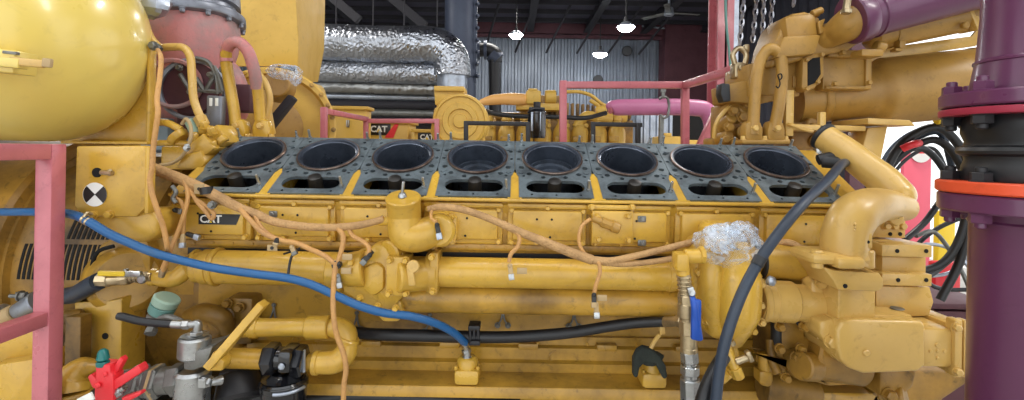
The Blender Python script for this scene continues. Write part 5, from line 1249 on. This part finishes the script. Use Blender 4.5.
ed = thing('vent_elbow', 'black vent pipe with a square elbow at the top, right of the dark round duct', 'vent', P(495,140,9))
mb = MB(); mb.cyl(P(495,150,9), P(495,58,9), .11, None, 20); mb.tube([P(495,62,9), P(495,54,9), P(489,50,9), P(478,50,9)], .125, 18, 5); obj('pipe', mb, M['black_paint'], ed)
mb = MB(); mb.cyl(P(487,50,9), P(484,50,9), .17, None, 18); mb.cyl(P(480,50,9), P(476,50,9), .17, None, 18); mb.cyl(P(492,54,9), P(498,60,9), .14, None, 18); obj('vent_flange', mb, M['duct'], ed)
for k, (px, y0, y1) in enumerate(((336,-10,26),(373,-10,26),(404,-10,28),(437,-10,28))):
    mb = MB(); mb.cyl((P(px,0,5.6).x,5.6,5.55), P(px,y1,5.6), .008, None, 8); one('hanger_rod', mb, M['beam'], ['thin hanger rod nearest the yellow hood above the bent foil duct','thin hanger rod, second from the yellow hood above the bent foil duct','thin hanger rod, third from the yellow hood above the bent foil duct','thin hanger rod nearest the dark round duct above the bent foil duct'][k], 'rod')
for k, (px, py) in enumerate(((345,8),(411,14))):
    mb = MB(); a, b = P(px-22,py-18,7), P(px+14,py+12,7); mb.obox((a+b)/2, (b-a, (0,1,0), V((-(b-a).z,0,(b-a).x))), ((b-a).length/2,.05,.06)); struct('ceiling_beam', mb, M['beam'])

# ------------------------------------------------------------------ lamps, fan, camera
def lamp(px, py, Y, r, label):
    t = thing('high_bay_lamp', label, 'ceiling lamp', P(px, py, Y), 'high bay lamps')
    q = P(px, py, Y)
    mb = MB(); mb.lathe([(r*.35,r*.55),(r*.5,r*.5),(r*.95,r*.1),(r,0),(r*.96,0),(r*.5,r*.4)], q, (0,0,1), 24, True, True); obj('lamp_shade', mb, M['galv'], t)
    mb = MB(); mb.lathe([(.01,-r*.5),(r*.6,-r*.42),(r*.93,-r*.1),(r*.93,.02)], q, (0,0,1), 24); obj('lamp_glass', mb, M['lampglow'], t, label='glowing lamp glass')
    mb = MB(); mb.cyl(q+V((0,0,r*.5)), (q.x,q.y,5.5), .015, None, 8); mb.cyl(q+V((0,0,r*.5)), q+V((0,0,r*1.1)), r*.22, None, 12); obj('pendant_rod', mb, M['black_paint'], t)
lamp(626,27,9.5,.17,'largest lit high bay lamp, hanging beside the ceiling fan')
lamp(600,54,14.0,.2,'lit high bay lamp low against the ribbed back wall')
lamp(516,35,12.5,.18,'lit high bay lamp just below the dark maroon beam above the peach-orange pipe')
fan = thing('ceiling_fan', 'white three-bladed ceiling fan under the dark roof', 'ceiling fan', P(669,14,11))
mb = MB(); q = P(669,13,11); mb.cyl(q+V((0,0,-.06)), q+V((0,0,.12)), .11, .09, 20, .02); obj('motor', mb, M['galv'], fan)
mb = MB(); mb.cyl(q+V((0,0,.1)), (q.x,q.y,5.5), .03, None, 10); obj('down_rod', mb, M['galv'], fan)
for k in range(3):
    a = .15+2*PI*k/3; d = V((math.cos(a), math.sin(a), 0)); mb = MB(); mb.obox(q+d*.38, (d, V((-d.y,d.x,.15)), V((0,0,1))), (.32,.06,.008), .004); obj('blade', mb, M['steel_dark'], fan)
for px, py, lab in ((627,51,'small black loudspeaker on the back wall right of the wall lamp'),(598,80,'small round black fixture on the ribbed wall under the wall lamp')):
    mb = MB(); mb.cyl(P(px,py,15.6), P(px,py,15.9), .16, None, 18, .02); mb.cyl(P(px,py,15.58), P(px,py,15.62), .1, .08, 18); mb.pbox(px-1,py-5,px+2,py-2,15.7,.2); one('wall_speaker', mb, M['black_paint'], lab, 'loudspeaker')

# ------------------------------------------------------------------ background railings
def rail_frame(name, label, segs, Y, w, m_, grp='background guard rails'):
    t = thing(name, label, 'railing', P(segs[0][1], 150, Y), grp)
    for kind, x0, y0, x1, y1, d0, d1 in segs:
        a, b = P(x0, y0, Y+d0), P(x1, y1, Y+d1); d = (b-a).normalized()
        s_ = V((0,1,0)) if abs(d.y) < .6 else V((1,0,0))
        mb = MB(); mb.obox((a+b)/2, (d, s_, d.cross(s_)), ((b-a).length/2+w*.47, w/2*(.96 if kind == 'top_rail' else 1), w/2*(.96 if kind == 'top_rail' else 1)), .004); obj(kind, mb, m_, t)
    return t
rail_frame('guard_rail', 'maroon guard rail in front of the yellow cabinets', [('post',324,145,324,110,0,0),('top_rail',324,111,366,119,0,.7),('post',366,150,366,119,.7,.7),('top_rail',366,121,437,121,.7,.7),('post',437,152,437,121,.7,.7)], 2.7, .032, M['maroon'])
rail_frame('guard_rail', 'low black frame beside the round blower casing, behind the fourth and fifth bores', [('post',466,150,466,124,0,0),('top_rail',466,123,528,124,0,0),('post',528,152,528,124,0,0)], 2.8, .025, M['black_paint'])
rail_frame('guard_rail', 'low black frame behind the sixth bore, right of the maroon post', [('post',593,150,593,125,0,0),('top_rail',593,124,640,125,0,0),('post',638,152,638,125,0,0)], 2.8, .025, M['black_paint'])
rail_frame('guard_rail', 'tall maroon guard rail standing behind the middle bores, its top rail running to the chains', [('post',563,152,563,84,0,0),('top_rail',563,85,684,85,0,0),('post',685,152,685,85,0,0),('top_rail',685,85,738,69,0,-.85)], 3.2, .045, M['maroon'])
mb = MB(); a, b = P(724,108,3.0), P(704,150,3.0); d = (b-a).normalized(); mb.obox((a+b)/2, (d,(0,1,0),d.cross(V((0,1,0)))), ((b-a).length/2,.03,.05), .004)
one('diagonal_strut', mb, M['maroon'], 'dull maroon diagonal strut at the foot of the pink pipe bend', 'strut')
# pink pipe
pk = thing('pink_pipe', 'thick pink-purple pipe with capped left end bending down beside the diagonal strut', 'pipe', P(664,150,4.6))
mb = MB(); mb.tube([P(609,110,4.6), P(611,108,4.6), P(618,107.5,4.6), P(660,107,4.6), P(692,107.5,4.6), P(705,110,4.6), P(711,119,4.6), P(712,150,4.6)], [.035,.062,.075,.077,.077,.077,.077,.077], 24, 7); obj('pipe_body', mb, M['pink'], pk)
mb = MB(); mb.lathe([(.05,0),(.055,.02),(.04,.035)], P(612,108,4.6), V((-1,0,-.1)), 20); obj('end_cap', mb, M['maroon'], pk)
st_ = MB(); q_ = P(662,116,4.5); st_.box(q_.x-.018, q_.x+.018, 4.5, 4.54, 0, q_.z); st_.tube([P(659,99,4.52), P(664,97,4.5), P(668,99,4.52), P(668,115,4.52), P(664,118,4.5), P(660,115,4.52)], .012, 8, 3); st_.pbox(662,92,665,98,4.5,.03); st_.pbox(661,89,666,92,4.5,.03)
one('pipe_stand', st_, M['steel_dark'], 'grey clamp stand holding the pink pipe', 'pipe stand')
# pale ribbed crate behind the pink pipe
mb = ribbed(P(641,130,7).x, P(668,130,7).x, 7, 0, zc(112,7), .09, .03); one('ribbed_container', mb, M['galv'], 'pale grey ribbed container under the pink pipe', 'container', smooth=0)
mb = MB(); mb.pbox(668,116,708,142,7.2,.3); one('dark_cabinet', mb, M['void_black'], 'dark cabinet behind the maroon post under the pink pipe', 'cabinet')
mb = MB(); a_, b_ = P(661,136,6), P(700,140,6); mb.box(a_.x, P(682,136,6).x, 6, 6.4, 0, a_.z, .02); mb.box(P(680,136,6).x, b_.x, 6, 6.4, 0, b_.z, .02); mb.pbox(664,133,672,137,6,.2,.01); one('yellow_machine_cover', mb, M['yellow_far'], 'small bright yellow machine top under the pink pipe', 'machine')

# ------------------------------------------------------------------ yellow control cabinets with lettered plates
def cabinet(px0, py0, px1, py1, Y, d, lab, txt, tx, ty, th_):
    t = thing('control_cabinet', lab, 'cabinet', (P(px0,py0,Y).x, Y, 0), 'yellow control cabinets')
    a, b = P(px0,py0,Y), P(px1,py0,Y)
    mb = MB(); mb.box(a.x, b.x, Y, Y+d, 0, a.z, .015); bd = obj('cabinet_body', mb, M['yellow_far'], t)
    mb = MB(); mb.box(a.x-.02, b.x+.02, Y-.02, Y+d, a.z-.01, a.z+.015, .004); obj('cabinet_lid', mb, M['yellow_far'], t)
    if txt:
        q = P(tx, ty, Y-.005); h = W(th_, Y)
        mb = MB(); mb.box(q.x-h*1.75, q.x+h*1.75, Y-.006, Y+.01, q.z-h*.95, q.z+h*.8, .002); lb = obj('nameplate', mb, M['label_black'], t, label='black label with white lettering')
        mb = MB(); mb.text('CAT', q+V((0,-.003,.0)), (1,0,0), (0,0,1), h, .003, .03); obj('lettering', mb, M['white'], lb, label='white block letters')
        mb = MB(); mb.prism([(-h*.3,-h*.5),(h*.35,-h*.5),(0,h*.05)], q+V((0,-.0068,0)), (1,0,0), (0,0,1), (0,-.001,0)); obj('emblem', mb, M['yellow_tape'], lb, label='small yellow triangle')
    return t
cabinet(331,108,366,140,3.6,.15,'yellow control cabinet with a grey latch, leftmost behind the maroon rail','', 0,0,0)
mb = MB(); mb.pbox(346,120,349,127,3.58,.02,.003); one('cabinet_latch', mb, M['steel'], 'small grey latch on the leftmost yellow cabinet', 'latch')
lt_ = bpy.data.objects['cabinet_latch']; par = [o for o in bpy.data.objects if o.name.startswith('control_cabinet')][0]
lt_.parent = par; lt_.location = lt_.location-par.location
for k_ in ('category',): del lt_[k_]
lt_['label'] = 'small grey latch'
cabinet(366,122,409,160,3.9,.3,'yellow cabinet with a large white-lettered black label and red stripe behind the maroon rail','CAT',379,129,6.5)
cabinet(414,131,444,160,3.8,.2,'low yellow cabinet with a small white-lettered black label beside the round blower casing','CAT',427,137,5.2)
mb = MB(); q = P(391,130,3.895); mb.prism([(-.05,-.06),(.02,-.06),(.06,.05),(.03,.05)], q, (1,0,0), (0,0,1), (0,-.002,0)); lbl = obj('stripe', mb, M['redplastic'], [o for o in bpy.data.objects if o.name.startswith('control_cabinet')][1], label='red slanted stripe')

# ------------------------------------------------------------------ second engine in the background
rc = thing('blower_housing', 'big round yellow blower casing with a square outlet behind the fourth bore', 'blower', (P(459,150,3.4).x, 3.5, 1.2))
mb = MB(); cq = P(460,121,3.4)
mb.lathe([(.19,.25),(.19,.02),(.185,.005),(.17,0),(.165,.012),(.125,.012),(.12,.0),(.085,0),(.08,.012),(.05,.012),(.045,-.005),(.0001,-.008)], cq, (0,1,0), 44, False, False)
mb.pprism([(435,105),(434,89),(463,87),(466,105)], 3.42, .22, .006); mb.pprism([(434,107),(466,104),(480,112),(484,140),(478,160),(440,160),(430,132)], 3.5, .2, .02)
obj('casing', mb, M['yellow_far'], rc)
mb = MB(); mb.pbox(434,86,464,91,3.40,.24,.004); obj('outlet_flange', mb, M['yellow_far'], rc)
b2 = thing('background_engine', 'second yellow engine far behind the middle bores with a row of rounded covers', 'engine', (0.45, 5.2, .6))
Ye = 5.0
mb = MB(); a_, b_ = P(474,118,Ye), P(640,118,Ye); mb.box(a_.x, b_.x, Ye+.25, Ye+1.05, 0, b_.z, .03); mb.pbox(478,112,530,120,Ye+.2,.3,.02); mb.pbox(520,95,566,122,Ye+.3,.5,.02)
for k in range(20): mb.pbox(530+k*5.2,100+k*.4,532.5+k*5.2,119,Ye+.22,.1,.004)
obj('block', mb, M['grimy_shaded'], b2)
for k in range(8):
    x = 484+k*18.4
    mb = MB(); c_ = P(x+4, 126, Ye); mb.lathe([(.078,-.32),(.088,-.12),(.086,-.06),(.070,-.015),(.045,.02),(.036,.07)], c_, (0,0,1), 20); mb.cyl(c_+V((0,0,.05)), c_+V((0,0,.10)), .05, .042, 14, .006); mb.hexb(c_+V((.05,-.07,0)), FRONT, .018, .03)
    obj('valve_cover', mb, M['yellow_far'], b2)
mb = MB()
for k in range(8):
    x = 486+k*18.2; mb = MB(); mb.pbox(x-4,136,x+6,142,Ye-.1,.1,.01); mb.pbox(x+6,118,x+10,135,Ye,.08,.01); obj('rocker_box', mb, M['yellow_low'], b2)
mb = MB(); mb.tube([P(480,103,Ye-.1), P(492,100,Ye-.1), P(512,99,Ye-.1), P(528,100,Ye)], [.03,.05,.06,.06], 18, 5); obj('orange_pipe', mb, mat('peach_paint', (236,178,104), .4), b2, label='peach-orange pipe')
b2.children[-1].name = 'intake_pipe'
mb = MB(); mb.pbox(526,90,541,104,Ye-.1,.25,.02); mb.pbox(528,88,538,92,Ye-.1,.2,.02); mb.cyl(P(545,97,Ye), P(556,97,Ye), .07, None, 16, .01); mb.pbox(516,103,560,110,Ye-.05,.2,.01); obj('turbo_housing', mb, M['yellow_far'], b2)
mb = MB(); mb.tube([P(562,92,Ye+.1), P(580,92,Ye+.1), P(592,96,Ye+.1), P(602,104,Ye+.1), P(612,108,Ye+.1)], .018, 10, 5); mb.tube([P(590,100,Ye), P(600,108,Ye), P(600,122,Ye)], .02, 10, 4); mb.cyl(P(596,112,Ye), P(606,110,Ye), .05, None, 14, .01); mb.tube([P(576,128,Ye), P(586,116,Ye), P(598,118,Ye), P(612,120,Ye)], .05, 14, 5); mb.pbox(602,112,628,122,Ye+.05,.2,.02); obj('exhaust_pipe', mb, M['yellow_far'], b2)
mb = MB(); mb.tube([P(466,104,3.9), P(476,106,4.2), P(492,113,4.6), P(515,116,4.7), P(560,117,4.7), P(585,118,4.7), P(606,113,4.8)], .022, 10, 6); one('engine_hose', mb, M['black'], 'black hose sagging across the front of the background engine', 'hose')
ff2 = thing('oil_filter', 'black shiny canister filter on a bracket in front of the background engine', 'filter', P(537,135,4.2))
mb = MB(); mb.lathe([(.07,-.22),(.078,-.20),(.078,-.02),(.082,-.015),(.082,.0),(.06,.02)], P(537,112,4.2), (0,0,1), 28); obj('canister', mb, M['black_gloss'], ff2)
mb = MB(); mb.pbox(529,107,545,112,4.15,.15,.01); mb.cyl(P(537,107,4.2), P(537,102,4.2), .03, None, 12); mb.pbox(534,106,540,111,4.2,1.1,.01); obj('filter_head', mb, M['black_paint'], ff2)
mb = MB(); mb.pbox(531,112,533,131,4.116,.01,.001); mb.pbox(540,112,541,131,4.116,.01,.001); obj('pale_strip', mb, M['galv'], ff2)  # two narrow pale strips up the front of the black canister

# ------------------------------------------------------------------ things seen through the side opening
mb = MB(); mb.pbox(906,150,932,208,5.2,.05); bn = thing('red_banner', 'pinkish red banner board with a white oval, beyond the coiled hoses', 'banner', (P(919,208,5.2).x, 5.2, 0))
bo = MB(); a_, b_ = P(904,150,5.2), P(932,150,5.2); bo.box(a_.x, b_.x, 5.2, 5.25, 0, a_.z, .01); obj('board', bo, M['banner'], bn)
mb = MB(); mb.lathe([(.11,0),(.11,.004)], P(921,152,5.19), FRONT, 28); o_ = obj('oval', mb, M['white'], bn, label='white oval patch')
mb = MB(); mb.pbox(917,150.5,927,153.5,5.17,.004); obj('oval_print', mb, M['redplastic'], bn)
mb = MB(); a_ = P(939,211,4.4); b_ = P(956,211,4.4); mb.box(a_.x, b_.x, 4.4, 4.46, 0, a_.z, .01); one('yellow_barrier', mb, M['yellow_tape'], 'bright yellow barrier block beyond the coiled hoses', 'barrier')
mb = MB(); a_ = P(936,262,3.7); b_ = P(962,262,3.7); mb.box(a_.x, b_.x, 3.7, 3.78, 0, a_.z, .02); one('red_crate', mb, M['redplastic'], 'low red crate behind the thickest black hose', 'crate')
mb = MB(); mb.box(P(925,288,3.0).x, P(1000,288,3.0).x, 2.9, 3.6, 0, zc(304,2.9)); mb.pbox(926,304,1000,310,2.9,.7,.01); one('brown_crate', mb, M['maroon_dark'], 'dark brown crate under the coiled hoses', 'crate')

# support base under the engine
sk = thing('engine_skid', 'dark steel skid base in the shadow below the sump', 'base', (0, 1.9, 0))
mb = MB()
for y in (1.52, 2.2): mb.box(-1.7, 1.25, y, y+.12, .0, ZC-.815, .006)
obj('beam', mb, M['black_paint'], sk)
mb = MB()
for x in (-1.5,-.6,.3,1.1): mb.box(x, x+.12, 1.6, 2.25, .2, .5, .004)
obj('cross_member', mb, M['black_paint'], sk)

# ================================================================== LIGHT, SKY, CAMERA
w = bpy.data.worlds.new('sky'); bpy.context.scene.world = w; w.use_nodes = True
bg = w.node_tree.nodes['Background']; bg.inputs['Color'].default_value = (.93,.97,1.0,1); bg.inputs['Strength'].default_value = 1.7
def area(name, loc, rot, sx, sy, power, col=(1,.97,.92)):
    l = bpy.data.lights.new(name, 'AREA'); l.shape = 'RECTANGLE'; l.size = sx; l.size_y = sy; l.energy = power; l.color = col
    o = bpy.data.objects.new(name, l); o.location = loc; o.rotation_euler = rot; C.objects.link(o); return o
for x in (-2.2, 0.0, 2.2): area('aisle_strip_lamp', (x, 1.1, 4.8), (0,0,0), 1.4, .25, 15)
area('aisle_tube_lamp', (-5.0, -2.4, 4.2), (0,0,0), 3.6, .35, 70)
area('rail_fill_light', (3.4, .1, 4.2), (0,math.radians(25),0), 1.2, .5, 45)  # unseen fill light added to brighten the right faces of the railing
area('bay_lamp', (-4.2, 4.6, 5.0), (0,0,0), 1.2, .4, 130); area('bay_lamp', (3.2, 4.6, 5.0), (0,0,0), 1.2, .4, 110)
area('bay_lamp', (0, 9.5, 5.2), (0,0,0), 1.5, .5, 110); area('bay_lamp', (.5, 13.2, 5.2), (0,0,0), 1.2, .5, 70)
sun = bpy.data.lights.new('sun', 'SUN'); sun.energy = 2.2; sun.angle = .01; so = bpy.data.objects.new('sun', sun); C.objects.link(so)
so.rotation_euler = V((.35,-.25,-.9)).to_track_quat('-Z','Y').to_euler()

cam = bpy.data.cameras.new('camera'); cam.sensor_fit = 'HORIZONTAL'; cam.sensor_width = 36; cam.lens = F*36/1024
cam.shift_y = -(200-HY)/1024; cam.clip_start = .05
co = bpy.data.objects.new('camera', cam); co.location = (0,0,ZC)
co.matrix_world = Matrix.Translation((0,0,ZC)) @ Matrix.Rotation(PI/2, 4, 'X') @ Matrix.Rotation(ROLL, 4, 'Z')
C.objects.link(co); bpy.context.scene.camera = co
vs_ = bpy.context.scene.view_settings; vs_.view_transform = 'Standard'; vs_.look = 'None'; vs_.gamma = 1; vs_.exposure = .3; vs_.use_curve_mapping = False
